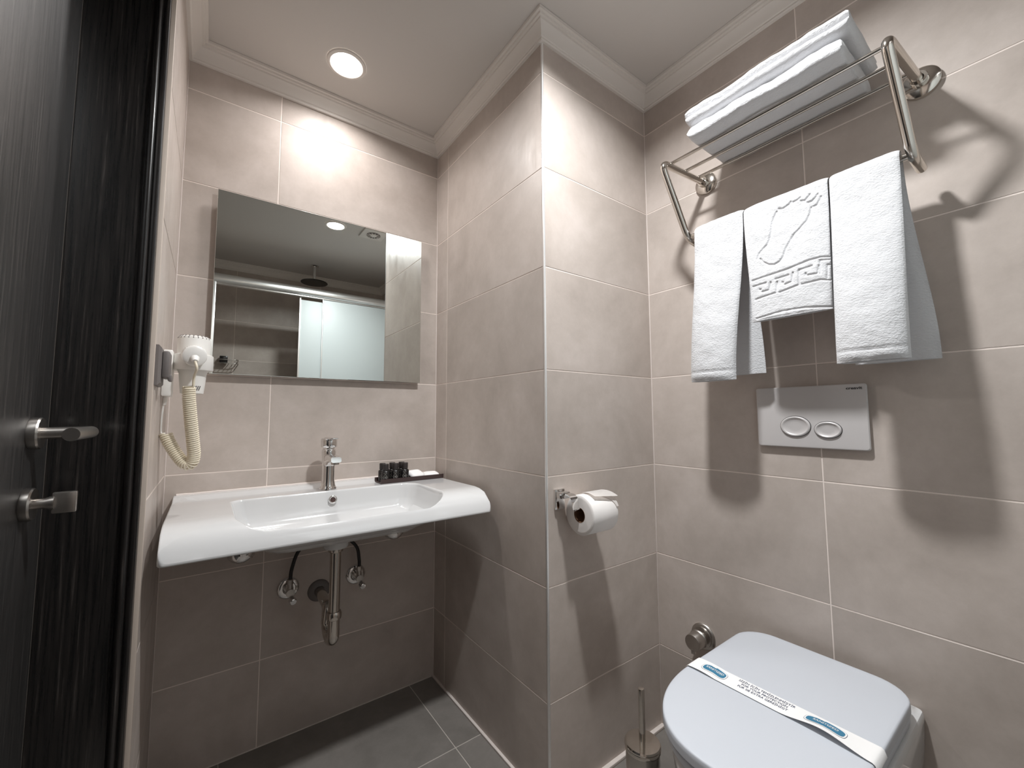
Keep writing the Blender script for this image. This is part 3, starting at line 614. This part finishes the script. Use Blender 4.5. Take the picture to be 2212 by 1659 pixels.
# ---------------------------------------------------------------- towels
def nz(p, s): return noise.noise((p[0] * s + 3.1, p[1] * s + 8.7, p[2] * s + 1.3))
def hanging_towel(label, yt, yfb, ybb, zf, zb, ff, fb, bulge_f, bulge_b, nw=56, groove=None, seed=0.0, front_steps=110, cat='towel', name='bath_towel'):
    """yt: (left,right) at the bar; yfb / ybb: (left,right) at the bottom of the front / back; ff, fb: x of the front and back bottoms"""
    R = 0.0175
    path = []        # (x, z, nx, nz, kind, t)
    nb = 50
    for k in range(nb + 1):
        t = 1 - k / nb; path.append((BARX + R + (fb - BARX - R) * t ** 1.2, BARZ + (zb - BARZ) * t, 1.0, 0.0, -t))
    for k in range(1, 14):
        a = PI * k / 14; path.append((BARX + R * math.cos(a), BARZ + R * math.sin(a), math.cos(a), math.sin(a), 0.0))
    for k in range(front_steps + 1):
        t = k / front_steps; path.append((BARX - R + (ff - BARX + R) * t ** 1.1, BARZ + (zf - BARZ) * t, -1.0, 0.0, t))
    # cross-section: outer face nw points, inner face fewer, rounded sides
    us = [(-1 + 2 * k / nw) for k in range(nw + 1)]
    rings = []
    for (x, z, nx, nz_, t) in path:
        if t < 0: e = (-t); yl = yt[0] + (ybb[0] - yt[0]) * sm(0, 1, e) ; yr = yt[1] + (ybb[1] - yt[1]) * sm(0, 1, e); th = 0.010 + bulge_b * sm(0.05, 0.95, e)
        else: e = t; yl = yt[0] + (yfb[0] - yt[0]) * sm(0, 1, e); yr = yt[1] + (yfb[1] - yt[1]) * sm(0, 1, e); th = 0.010 + bulge_f * sm(0.05, 0.95, e)
        ex = 4.5 - (2.2 * sm(0.02, 0.5, e) if bulge_f > 0.03 else 0.0)
        zt = 1 if nz_ == 0 else 0
        ring = []
        for u in us:
            y = (yl + yr) / 2 + (yr - yl) / 2 * u; edge = (1 - abs(u) ** ex) ** 0.5 if abs(u) < 1 else 0.0
            d = th * 0.5 + th * 0.5 * edge
            p = Vector((x, y, z)); w_ = 0.0022 * nz((x + seed, y, z), 22) + 0.0045 * nz((seed, y * 1.0, z * 0.35), 9) * sm(0.1, 0.8, e) + 0.0009 * nz((x + seed, y, z), 75)
            d += w_ * (0.3 + 0.7 * edge)
            if groove is not None and t >= 0: d -= groove(y, z) * edge ** 0.3
            if bulge_f > 0.03: d -= 0.0034 * edge * math.exp(-((e - 0.945) / 0.006) ** 2)
            if t > 0.9 or t < -0.9: d -= th * 0.10 * sm(0.975, 1.0, e) * edge
            ring.append(p + Vector((nx, 0, nz_)) * (d - 0.006))
        for u in us[::-1][::4]:
            y = (yl + yr) / 2 + (yr - yl) / 2 * u * 0.985; edge = (1 - abs(u) ** 4.5) ** 0.5 if abs(u) < 1 else 0.0
            d = th * 0.5 - th * 0.42 * edge
            ring.append(Vector((x, y, z)) + Vector((nx, 0, nz_)) * (d - 0.006))
        rings.append(ring)
    bm = bmesh.new(); RR = loft(bm, rings, False, False)
    # open, hollow lower ends: a recessed cap
    for ring, dz in ((RR[0], 1), (RR[-1], 1)):
        c = sum((v.co for v in ring), Vector()) / len(ring)
        inn = [bm.verts.new(c + (v.co - c) * 0.82 + Vector((0, 0, 0.001))) for v in ring]; deep = [bm.verts.new(c + (v.co - c) * 0.78 + Vector((0, 0, 0.022))) for v in ring]
        n = len(ring)
        for k in range(n):
            j = (k + 1) % n; bm.faces.new((ring[k], ring[j], inn[j], inn[k])); bm.faces.new((inn[k], inn[j], deep[j], deep[k]))
        bm.faces.new(deep)
    o = obj(name, bm, M_TERRY, None, 80); tag(o, label, cat, 'white towels on the rack'); return o

hanging_towel('white hand towel hanging from the left end of the rack bar, long and narrow', (-0.247, -0.386), (-0.240, -0.364), (-0.262, -0.400), 1.131, 1.150, 0.368, 0.436, 0.040, 0.012, seed=1.7, name='hand_towel')

GL = [[(-0.47, 1.5519), (-0.4627, 1.5395), (-0.458, 1.5238), (-0.4562, 1.5047), (-0.4513, 1.4845), (-0.4459, 1.4732), (-0.4355, 1.4635), (-0.4259, 1.4533), (-0.4223, 1.4411)], [(-0.4303, 1.4386), (-0.4359, 1.4291), (-0.4491, 1.4178), (-0.4624, 1.4137), (-0.474, 1.4183), (-0.4819, 1.4286), (-0.4884, 1.4478), (-0.4964, 1.462), (-0.5062, 1.4775), (-0.521, 1.4908), (-0.5338, 1.5024), (-0.5414, 1.5179), (-0.5441, 1.5312)], [(-0.475, 1.5574), (-0.4843, 1.5541), (-0.4994, 1.5599), (-0.5023, 1.564)], [(-0.5067, 1.561), (-0.5158, 1.5624), (-0.5222, 1.5659)], [(-0.5243, 1.5565), (-0.5321, 1.5541), (-0.5402, 1.5619), (-0.5421, 1.5652)], [(-0.5377, 1.5464), (-0.5454, 1.5461), (-0.5542, 1.5536), (-0.5578, 1.5591)], [(-0.5489, 1.5322), (-0.5557, 1.5334), (-0.5629, 1.5456), (-0.564, 1.5502)], [(-0.4095, 1.3857), (-0.4613, 1.3899), (-0.4985, 1.3939), (-0.5389, 1.4011), (-0.5604, 1.4014), (-0.584, 1.3958)], [(-0.4119, 1.3694), (-0.443, 1.3711)], [(-0.4285, 1.3574), (-0.4304, 1.3565)], [(-0.4341, 1.3495), (-0.4498, 1.351), (-0.4541, 1.3692)], [(-0.4173, 1.3337), (-0.4664, 1.3393), (-0.4686, 1.3664)], [(-0.4653, 1.3748), (-0.4932, 1.3776)], [(-0.4805, 1.3626), (-0.482, 1.3618)], [(-0.4857, 1.3555), (-0.5003, 1.359), (-0.5035, 1.3799)], [(-0.4738, 1.3379), (-0.5156, 1.3466), (-0.5165, 1.3824), (-0.5431, 1.3857)], [(-0.5305, 1.3701), (-0.5311, 1.3649), (-0.5536, 1.3635), (-0.5561, 1.3817)], [(-0.5224, 1.3459), (-0.5576, 1.3475), (-0.5819, 1.3409)], [(-0.5584, 1.3622), (-0.5584, 1.394), (-0.5837, 1.3904)], [(-0.5705, 1.3489), (-0.5721, 1.3798), (-0.5838, 1.3773)], [(-0.419, 1.2828), (-0.4751, 1.2887), (-0.5196, 1.2886), (-0.5779, 1.2799)]]
SEG = np.array([(*a, *b) for l in GL for a, b in zip(l, l[1:])])
def groove(y, z):
    a = SEG[:, :2]; d = SEG[:, 2:] - a; p = np.array((y, z)) - a
    t = np.clip((p * d).sum(1) / (d * d).sum(1), 0, 1); q = p - d * t[:, None]
    m_ = math.sqrt((q * q).sum(1).min()); return 0.0036 * math.exp(-(m_ / 0.0021) ** 2)
hanging_towel('white bath mat with embossed footprint, hanging in the middle of the rack bar', (-0.388, -0.577), (-0.405, -0.577), (-0.410, -0.570), 1.276, 1.290, 0.366, 0.424, 0.012, 0.006, nw=150, groove=groove, seed=5.2, front_steps=260, name='bath_mat', cat='bath mat')
hanging_towel('white bath towel hanging from the right end of the rack bar, widest of the three', (-0.580, -0.702), (-0.583, -0.703), (-0.590, -0.732), 1.148, 1.152, 0.362, 0.436, 0.044, 0.018, seed=9.4)

def folded_towel(label, y0, y1, x0, x1, z0, z1, layers, seed, lift=0.0):
    H = z1 - z0; n = 72; ny = 90; rings = []
    for j in range(ny + 1):
        v = j / ny; y = y0 + (y1 - y0) * v
        endl = min(1.0, v / 0.045); endr = min(1.0, (1 - v) / 0.02)
        s = math.sqrt(max(0.0, 1 - (1 - endl) ** 2)) * (0.55 + 0.45 * math.sqrt(max(0.0, 1 - (1 - endr) ** 2)))
        s = 0.30 + 0.70 * s; ring = []
        zm = z0 + H / 2 + lift * v
        for k in range(n):
            a = 2 * PI * k / n; ca, sa = math.cos(a), math.sin(a)
            ux = math.copysign(abs(ca) ** 0.35, ca); uz = math.copysign(abs(sa) ** 0.6, sa)
            x = (x0 + x1) / 2 + (x1 - x0) / 2 * ux; z = zm + H / 2 * uz * (s if True else 1) * (1.0 if ux < 0.3 else 0.94)
            # crease between the folded layers along the front and back edges
            fr = sm(0.86, 1.0, abs(ux))
            for l in range(1, layers):
                zc = zm - H / 2 * s + H * s * l / layers; x += math.copysign(1, -ux) * 0.009 * fr * math.exp(-((z - zc) / 0.0042) ** 2)
            w_ = 0.0035 * nz((x + seed, y, z), 14) + 0.0012 * nz((x, y + seed, z), 55)
            ring.append(Vector((x - w_ * 0.8, y + (0.004 * nz((x, z, seed), 20) if v in (0, 1) else 0), z + w_)))
        rings.append(ring)
    bm = bmesh.new(); loft(bm, rings); o = obj('folded_towel', bm, M_TERRY, None, 70); tag(o, label, 'towel', 'folded white towels on the shelf rods')
folded_towel('folded white towel lying directly on the shelf rods, lower of the two', -0.3000, -0.6470, 0.2640, 0.484, 1.7915, 1.8345, 1, 2.2)
folded_towel('folded white towel lying on top of the other folded towel, near the ceiling', -0.2950, -0.6610, 0.2600, 0.476, 1.8350, 1.8840, 2, 6.8, 0.004)

# ================================================================= FLUSH PLATE
py0, py1, pz0, pz1 = -0.3515, -0.5975, 0.951, 1.111
fp = thing('flush_plate', (XT, -0.4745, 0.951), 'silver dual flush plate with two oval buttons on the tiled wall above the toilet', 'flush plate')
bm = bmesh.new()
def prect(d, ins, r=0.006):
    return [(XT - d, y, z) for y, z in rrect(py1 + ins, py0 - ins, pz0 + ins, pz1 - ins, (r, r, r, r), 4, (2, 2))]
loft(bm, [prect(0.0002, 0.003), prect(0.006, 0.003), prect(0.008, 0.0), prect(0.0115, 0.0), prect(0.0135, 0.002), prect(0.0138, 0.006)])
obj('plate_face', bm, M_PLATE, fp, 30)
for (c, hw, hh) in ((-0.4455, 0.0345, 0.0265), (-0.5165, 0.0285, 0.0205)):
    zc = 1.006 if hw > 0.03 else 0.9985
    def el(s, d, g=0.0): return [(XT - d, c + (hw * s + g) * math.cos(2 * PI * k / 48), zc + (hh * s + g) * math.sin(2 * PI * k / 48)) for k in range(48)]
    bm = bmesh.new(); loft(bm, [el(1, 0.0125, 0.0012), el(1, 0.01425, 0.0012), el(1, 0.01425, 0.0)], True, False); g = obj('button_gap', bm, M_DARK, fp)
    bm = bmesh.new(); loft(bm, [el(1, 0.0130), el(1, 0.0160), el(0.95, 0.0180), el(0.88, 0.0186), el(0.80, 0.0170), el(0.74, 0.0158), el(0.4, 0.0154)]); obj('flush_button', bm, M_PLATE, fp, 60)
text_bm('creavit', 0.0092, basis((0, -1, 0), (0, 0, 1), (-1, 0, 0), (XT - 0.0140, -0.5735, 1.1005)), M_LOGO, 'lettering', fp, 0.0002, 1.25, bold=0.0002)

# ================================================================= TOILET
ycen = -0.4785
toi = thing('toilet', (0.3, ycen, 0.06), 'white wall hung toilet with closed lid under the flush plate', 'toilet')
def dshape(xb, xf, hw, rb, n=64, xs=None):
    """D outline: straight back at xb with corner radius rb, parallel sides, rounded front reaching xf"""
    xs = xs if xs is not None else xf + (xb - xf) * 0.50
    pts = []
    for k in range(n):                                  # front half-ellipse, from -y side round to +y side
        a = -PI / 2 - PI * k / (n - 1); ca, sa = math.cos(a), math.sin(a)
        pts.append((xs + (xs - xf) * math.copysign(abs(ca) ** 0.92, ca), ycen + hw * math.copysign(abs(sa) ** 0.86, sa)))
    for k in range(1, 8): pts.append((xs + (xb - rb - xs) * k / 8, ycen + hw))
    for k in range(9): a = PI / 2 - PI / 2 * k / 8; pts.append((xb - rb + rb * math.cos(a), ycen + hw - rb + rb * math.sin(a)))
    for k in range(1, 12): pts.append((xb, ycen + (hw - rb) * (1 - 2 * k / 12)))
    for k in range(9): a = -PI / 2 * k / 8; pts.append((xb - rb + rb * math.cos(a), ycen - hw + rb + rb * math.sin(a)))
    for k in range(1, 8): pts.append((xb - rb + (xs - xb + rb) * k / 8, ycen - hw))
    return pts
def ring3(p, z, zf=None): return [(x, y, z) for x, y in p]
# pan
bm = bmesh.new()
loft(bm, [ring3(dshape(0.499, 0.16, 0.090, 0.01), 0.065), ring3(dshape(0.499, 0.12, 0.115, 0.01), 0.075), ring3(dshape(0.499, 0.06, 0.140, 0.01), 0.13), ring3(dshape(0.499, 0.0, 0.160, 0.01), 0.22), ring3(dshape(0.499, -0.035, 0.1715, 0.01), 0.32), ring3(dshape(0.499, -0.046, 0.1755, 0.012), 0.385), ring3(dshape(0.499, -0.046, 0.1755, 0.012), 0.396), ring3(dshape(0.4985, -0.043, 0.173, 0.012), 0.4015), ring3(dshape(0.4975, -0.038, 0.168, 0.012), 0.4025)])
obj('toilet_pan', bm, M_CERAMIC, toi, 50)
bm = bmesh.new()
loft(bm, [ring3(dshape(0.46, -0.055, 0.165, 0.06), 0.4055), ring3(dshape(0.463, -0.062, 0.1690, 0.06), 0.409), ring3(dshape(0.463, -0.063, 0.1695, 0.06), 0.421), ring3(dshape(0.461, -0.058, 0.1665, 0.06), 0.4245)])
obj('toilet_seat', bm, M_SEAT, toi, 50)
bm = bmesh.new()
def lid(inset, z, dip=0.0):
    p = dshape(0.4715 - inset, -0.066 + inset, 0.1715 - inset, 0.070 - inset * 0.5, xs=0.175)
    return [(x, y, z - dip * sm(0.36, 0.47, x)) for x, y in p]
loft(bm, [lid(0.004, 0.4265), lid(0.0, 0.4285), lid(0.0, 0.4395), lid(0.0004, 0.4465), lid(0.0016, 0.4486), lid(0.004, 0.4497, 0.0005), lid(0.012, 0.4501, 0.0015), lid(0.03, 0.4503, 0.002), lid(0.06, 0.4502, 0.001), lid(0.12, 0.4505)])
obj('toilet_lid', bm, M_SEAT, toi, 60)
for yy in (ycen - 0.085, ycen + 0.085):
    bm = bmesh.new(); lathe(bm, [(0.0, 0.0), (0.016, 0.0), (0.016, 0.020), (0.010, 0.0215), (0.0, 0.0215)], (0.466, yy, 0.4025), (0, 0, 1), 24, False); obj('hinge_boss', bm, M_CHROME, toi)

# paper hygiene strip across the lid
ZL = 0.4515
strip = thing('paper_strip', (0.19, ycen, ZL), 'white printed hygiene paper strip lying across the closed toilet lid', 'paper strip')
def sz(v, u):               # v along the strip 0..1 (left to right), u across 0..1 (towards the wall)
    return ZL + 0.0025 * math.sin(PI * min(1, v * 5)) * (v < 0.2) + 0.011 * math.sin(PI * sm(0.55, 1.0, v)) * (1 - u) + 0.0012 - 0.012 * sm(0.985, 1.0, v) - 0.006 * sm(0.02, 0.0, v)
SX0, SX1, SY0, SY1 = 0.161, 0.2105, -0.3040, -0.6540
def sp(v, u): return (SX0 + (SX1 - SX0) * u - 0.006 * sm(0.6, 1, v) * (1 - u), SY0 + (SY1 - SY0) * v, sz(v, u))
bm = bmesh.new(); NV, NU = 90, 8
loft(bm, [[sp(i / NV, j / NU) for j in range(NU + 1)] + [(sp(i / NV, j / NU)[0], sp(i / NV, j / NU)[1], sp(i / NV, j / NU)[2] - 0.0004) for j in range(NU, -1, -1)] for i in range(NV + 1)])
obj('paper_band', bm, M_PAPER, strip, 60)
def on_strip(o, lift):
    """drape a flat print onto the strip: local coordinates are metres along/across"""
    L_ = abs(SY1 - SY0); W = SX1 - SX0; base = wloc(strip)
    for vtx in o.data.vertices:
        v, u = vtx.co.x / L_, vtx.co.y / W; p = sp(v, u); vtx.co = Vector((p[0], p[1], p[2] + lift)) - base
    o.data.update()
def badge(vc, length):
    L_ = abs(SY1 - SY0); W = SX1 - SX0
    def outline(hl, hw, bend=0.0):
        pts = []
        for k in range(64):
            a = 2 * PI * k / 64; c, s = math.cos(a), math.sin(a)
            x = hl * math.copysign(abs(c) ** 0.45, c); y = hw * math.copysign(abs(s) ** 0.6, s); pts.append((x, y + bend * math.cos(PI * x / hl)))
        return pts
    def patch(name, hl, hw, m, lift, parent):
        bm = bmesh.new(); o0 = outline(hl, hw, 0.0018); rings = []
        for s in (1.0, 0.66, 0.33, 0.05): rings.append([bm.verts.new((vc * L_ + x * s, W * 0.53 + y * s, 0)) for x, y in o0])
        for a, b in zip(rings, rings[1:]):
            for k in range(64): bm.faces.new((a[k], a[(k + 1) % 64], b[(k + 1) % 64], b[k]))
        bm.faces.new(rings[-1])
        me = bpy.data.meshes.new(name); bm.to_mesh(me); bm.free(); o = link(name, me, m, parent); on_strip(o, lift); return o
    ol = patch('badge_outline', length / 2 + 0.0030, 0.0152, M_INK, 0.0003, strip)
    patch('badge_border', length / 2 + 0.0024, 0.0146, M_PAPER, 0.0005, strip)
    b = patch('blue_badge', length / 2, 0.0118, M_BLUE, 0.0008, strip)
    t = text_bm('SANITIZED', 0.0105, Matrix.Translation((vc * L_, W * 0.53 + 0.0012, 0)), M_PAPER, 'badge_lettering', None, 0, 0.78, bold=0.0001); t.parent = strip; on_strip(t, 0.0012)
    bm = bmesh.new()
    for dx_, dy_, r in ((-0.008, 0.0125, 0.0032), (-0.003, 0.0125, 0.0036), (0.002, 0.0118, 0.0028)):
        vs = [bm.verts.new((vc * L_ - length * 0.12 + dx_ + r * math.cos(2 * PI * k / 10), W * 0.53 + dy_ + r * 0.8 * math.sin(2 * PI * k / 10), 0)) for k in range(10)]; bm.faces.new(vs)
    me = bpy.data.meshes.new('badge_flower'); bm.to_mesh(me); bm.free(); o = link('badge_flower', me, M_PAPER, strip); on_strip(o, 0.0014)
badge(0.165, 0.049); badge(0.765, 0.060)
for s, u in (('S\u0130Z\u0130N \u0130\u00c7\u0130N TEM\u0130ZLENM\u0130\u015eT\u0130R', 0.80), ('FOR YOUR PROTECTION', 0.585), ('F\u00dcR SIE EXTRA GERE\u0130N\u0130GT', 0.37)):
    L_ = abs(SY1 - SY0); W = SX1 - SX0
    t = text_bm(s, 0.0098, Matrix.Translation((0.455 * L_, W * u, 0)), M_INK, 'printed_line', None, 0, 0.80); t.parent = strip; on_strip(t, 0.0007)

# toilet angle valve on the wall
vy_, vz_ = -0.1590, 0.352
tv = thing('toilet_valve', (XT, vy_, vz_), 'dark chrome stop valve knob on the wall behind the toilet', 'valve')
bm = bmesh.new(); lathe(bm, [(0.0375, 0.0002), (0.038, 0.003), (0.0355, 0.0065), (0.030, 0.008), (0.030, 0.014), (0.024, 0.0155), (0.015, 0.016)], (XT, vy_, vz_), (-1, 0, 0), 40, False); obj('escutcheon', bm, M_BRUSHED, tv, 40)
bm = bmesh.new(); lathe(bm, [(0.018, 0.014), (0.018, 0.028), (0.0265, 0.030), (0.0275, 0.032), (0.0265, 0.034), (0.0245, 0.036), (0.0235, 0.064), (0.0225, 0.066), (0.0, 0.0665)], (XT, vy_, vz_), (-1, 0, 0), 40, False); obj('valve_knob', bm, M_BRUSHED, tv, 40)
obj('knob_pointer', bx((XT - 0.067, vy_ - 0.006, vz_ - 0.032), (XT - 0.056, vy_ + 0.004, vz_ - 0.018), 0.002), M_BRUSHED, tv)

# ================================================================= TOILET ROLL AND HOLDER
hz, hyy = 0.7635, -0.0600
ho = thing('toilet_roll_holder', (0.045, 0, 0.80), 'chrome toilet roll holder on the tiled pier', 'holder')
obj('mounting_plate', bx((0.026, -0.008, 0.773), (0.062, 0.0, 0.829), 0.002), M_CHROME, ho)
bm = bmesh.new(); box(bm, (0.028, -0.032, 0.806), (0.060, -0.006, 0.824), 0.002)
obj('pivot_block', bm, M_CHROME, ho)
bm = bmesh.new()
def flap(x): return None
sec = []
for y, z in smooth_path([(-0.028, 0, 0.8215), (-0.062, 0, 0.8195), (-0.068, 0, 0.788)], 0.018, 8) and [(p.x, p.z) for p in smooth_path([(-0.026, 0, 0.8215), (-0.060, 0, 0.8195), (-0.067, 0, 0.786)], 0.018, 8)]:
    sec.append((y, z))
ra = [[(0.034, y, z), (0.060, y, z), (0.060, y - 0.0012, z - 0.0032), (0.034, y - 0.0012, z - 0.0032)] for y, z in sec]
loft(bm, ra); obj('holder_arm', bm, M_CHROME, ho, 40)
bm = bmesh.new(); tube(bm, [(0.050, hyy, hz + 0.016), (0.165, hyy, hz + 0.016)], 0.0042, 14); tube(bm, [(0.050, -0.064, 0.788), (0.050, hyy, hz + 0.016)], 0.0042, 12); obj('spindle', bm, M_CHROME, ho, 60)
rl = thing('toilet_roll', (0.115, hyy, hz), 'white toilet paper roll with folded loose end on the chrome holder', 'toilet roll')
x0r, x1r, RR_ = 0.0665, 0.1665, 0.0545
bm = bmesh.new()
lathe(bm, [(0.0205, 0.0), (0.045, 0.0), (0.0525, 0.0008), (RR_, 0.003), (RR_, 0.097), (0.0525, 0.0992), (0.045, 0.1), (0.0205, 0.1), (0.0205, 0.0)], (x0r, hyy, hz), (1, 0, 0), 64, False)
obj('paper_wind', bm, M_TISSUE, rl, 50)
bm = bmesh.new(); lathe(bm, [(0.0205, -0.0002), (0.0205, 0.1002), (0.0193, 0.1002), (0.0193, -0.0002), (0.0205, -0.0002)], (x0r, hyy, hz), (1, 0, 0), 40, False); obj('card_core', bm, M_CARD, rl, 50)
# loose end: leaves the top of the roll, folded to a point over the wind
def rp(x, a, lift=0.0012): return Vector((x, hyy - (RR_ + lift) * math.sin(a), hz + (RR_ + lift) * math.cos(a)))
bm = bmesh.new(); NA = 16
rowsA = []
for i in range(NA + 1):
    a = -0.25 + 1.45 * i / NA                                   # angle from the top towards the room
    xr = x1r + 0.0005; xl = x0r + 0.004 + (x1r - x0r - 0.012) * sm(-0.1, 1.0, i / NA) ** 0.8
    rowsA.append([bm.verts.new(rp(xl + (xr - xl) * k / 8, a, 0.0012 + 0.0022 * sm(0.2, 1.0, i / NA))) for k in range(9)])
for a_, b_ in zip(rowsA, rowsA[1:]):
    for k in range(8): bm.faces.new((a_[k], a_[k + 1], b_[k + 1], b_[k]))
bmesh.ops.solidify(bm, geom=list(bm.faces), thickness=0.0005); obj('folded_sheet', bm, M_TISSUE, rl, 60)
bm = bmesh.new(); rowsB = []
for i in range(9):
    t = i / 8; rowsB.append([bm.verts.new((x0r + 0.022 + (x1r + 0.0035 - x0r - 0.022) * k / 10, hyy + 0.012 - 0.050 * t - 0.012 * (k / 10) * t, hz + RR_ + 0.0025 + 0.004 * math.sin(PI * t * 0.7) - 0.0125 * t * t * (0.5 + 0.5 * k / 10))) for k in range(11)])
for a_, b_ in zip(rowsB, rowsB[1:]):
    for k in range(10): bm.faces.new((a_[k], a_[k + 1], b_[k + 1], b_[k]))
bmesh.ops.solidify(bm, geom=list(bm.faces), thickness=0.0006); obj('loose_flap', bm, M_TISSUE, rl, 60)

# ================================================================= TOILET BRUSH
qx, qy = 0.119, -0.209
br = thing('toilet_brush', (qx, qy, 0), 'steel toilet brush in a cylindrical holder standing on the floor beside the toilet', 'toilet brush')
bm = bmesh.new(); lathe(bm, [(0.0, 0.0), (0.039, 0.0), (0.040, 0.002), (0.040, 0.228), (0.038, 0.229)], (qx, qy, 0), (0, 0, 1), 48); obj('brush_holder', bm, M_BRUSHED, br, 40)
bm = bmesh.new(); lathe(bm, [(0.0405, 0.226), (0.0425, 0.228), (0.0432, 0.232), (0.0420, 0.236), (0.0430, 0.2395), (0.0410, 0.243), (0.010, 0.2455), (0.0, 0.2455)], (qx, qy, 0), (0, 0, 1), 48); obj('brush_lid', bm, M_STEEL, br, 30)
bm = bmesh.new(); lathe(bm, [(0.0, 0.245), (0.0078, 0.245), (0.0078, 0.362), (0.0068, 0.3655), (0.0, 0.367)], (qx, qy, 0), (0, 0, 1), 28, False); obj('brush_handle', bm, M_STEEL, br, 40)

# ================================================================= SHOWER SEEN IN THE MIRROR
YS = -1.0
sh = thing('shower_enclosure', (-0.18, YS, 0), 'shower enclosure with aluminium top rail and frosted sliding panels, reflected in the mirror', 'shower')
bm = bmesh.new(); pr = [(0.024, 0.0), (0.034, 0.006), (0.038, 0.016), (0.037, 0.034), (0.030, 0.050), (0.016, 0.059), (0.0, 0.062), (-0.02, 0.060), (-0.026, 0.04), (-0.026, 0.0)]
loft(bm, [[(XL + 0.001, YS + a, 1.908 + b) for a, b in pr], [(XT - 0.001, YS + a, 1.908 + b) for a, b in pr]]); obj('top_rail', bm, M_ALU, sh, 50)
obj('lower_track', bx((XL + 0.03, YS - 0.012, 1.897), (XT - 0.002, YS + 0.016, 1.907), 0.001), M_ALU, sh)
obj('wall_profile', bx((XL + 0.001, YS - 0.02, 0.05), (-0.764, YS + 0.024, 1.940), 0.006), M_ALU, sh)
obj('wall_profile', bx((XT - 0.03, YS - 0.02, 0.05), (XT - 0.001, YS + 0.02, 1.906), 0.004), M_ALU, sh)
obj('glass_panel', bx((-0.120, YS + 0.004, 0.06), (XT - 0.03, YS + 0.010, 1.896), 0.001), M_FROST, sh)
obj('glass_panel', bx((-0.268, YS - 0.014, 0.06), (0.16, YS - 0.008, 1.878), 0.001), M_FROST, sh)
obj('edge_profile', bx((-0.276, YS - 0.018, 0.06), (-0.266, YS - 0.004, 1.896), 0.001), M_ALU, sh)
obj('edge_profile', bx((-0.126, YS + 0.002, 0.06), (-0.119, YS + 0.012, 1.896), 0.001), M_ALU, sh)
obj('bottom_track', bx((XL + 0.001, YS - 0.03, 0.0), (XT - 0.001, YS + 0.03, 0.05), 0.004), M_ALU, sh)
sx, sy_ = -0.1425, -1.2375
hd_ = thing('rain_shower', (sx, sy_, 2.08), 'round rain shower head on a ceiling arm above the shower rail, reflected in the mirror', 'shower head')
bm = bmesh.new(); lathe(bm, [(0.0, 0.0), (0.094, 0.0), (0.097, 0.003), (0.094, 0.007), (0.035, 0.010), (0.022, 0.020), (0.012, 0.030)], (sx, sy_, 2.083), (0, 0, 1), 48); obj('spray_plate', bm, mat('dark_steel', (0.10, 0.10, 0.10), 0.25, 1.0), hd_, 40)
bm = bmesh.new(); tube(bm, [(sx, sy_, 2.105), (sx, sy_, ZC - 0.004)], 0.0105, 18); obj('ceiling_arm', bm, M_CHROME, hd_, 60)
bm = bmesh.new(); lathe(bm, [(0.028, -0.0002), (0.028, -0.006), (0.022, -0.010), (0.0, -0.010)], (sx, sy_, ZC), (0, 0, 1), 30, False); obj('ceiling_rose', bm, M_CHROME, hd_, 40)
rk = thing('shower_caddy', (-0.66, YB, 1.44), 'small wire shower caddy on the shower wall, reflected at the lower left of the mirror', 'caddy')
for z in (1.435, 1.462):
    bm = bmesh.new(); tube(bm, smooth_path([(-0.735, YB + 0.002, z), (-0.735, YB + 0.09, z), (-0.605, YB + 0.09, z), (-0.605, YB + 0.002, z)], 0.03, 6), 0.003, 10); obj('wire_rail', bm, M_BRUSHED, rk, 60)
for x in (-0.715, -0.69, -0.665, -0.64, -0.62):
    bm = bmesh.new(); tube(bm, [(x, YB + 0.002, 1.435), (x, YB + 0.088, 1.435)], 0.0022, 8); obj('wire_slat', bm, M_BRUSHED, rk, 60)
dp = bx((-0.722, YB + 0.012, 1.4375), (-0.672, YB + 0.060, 1.492), 0.004)
tag(obj('soap_box', dp, M_BLACK, None), 'small black box standing in the wire shower caddy, reflected in the mirror', 'box')

bpy.context.view_layer.update()
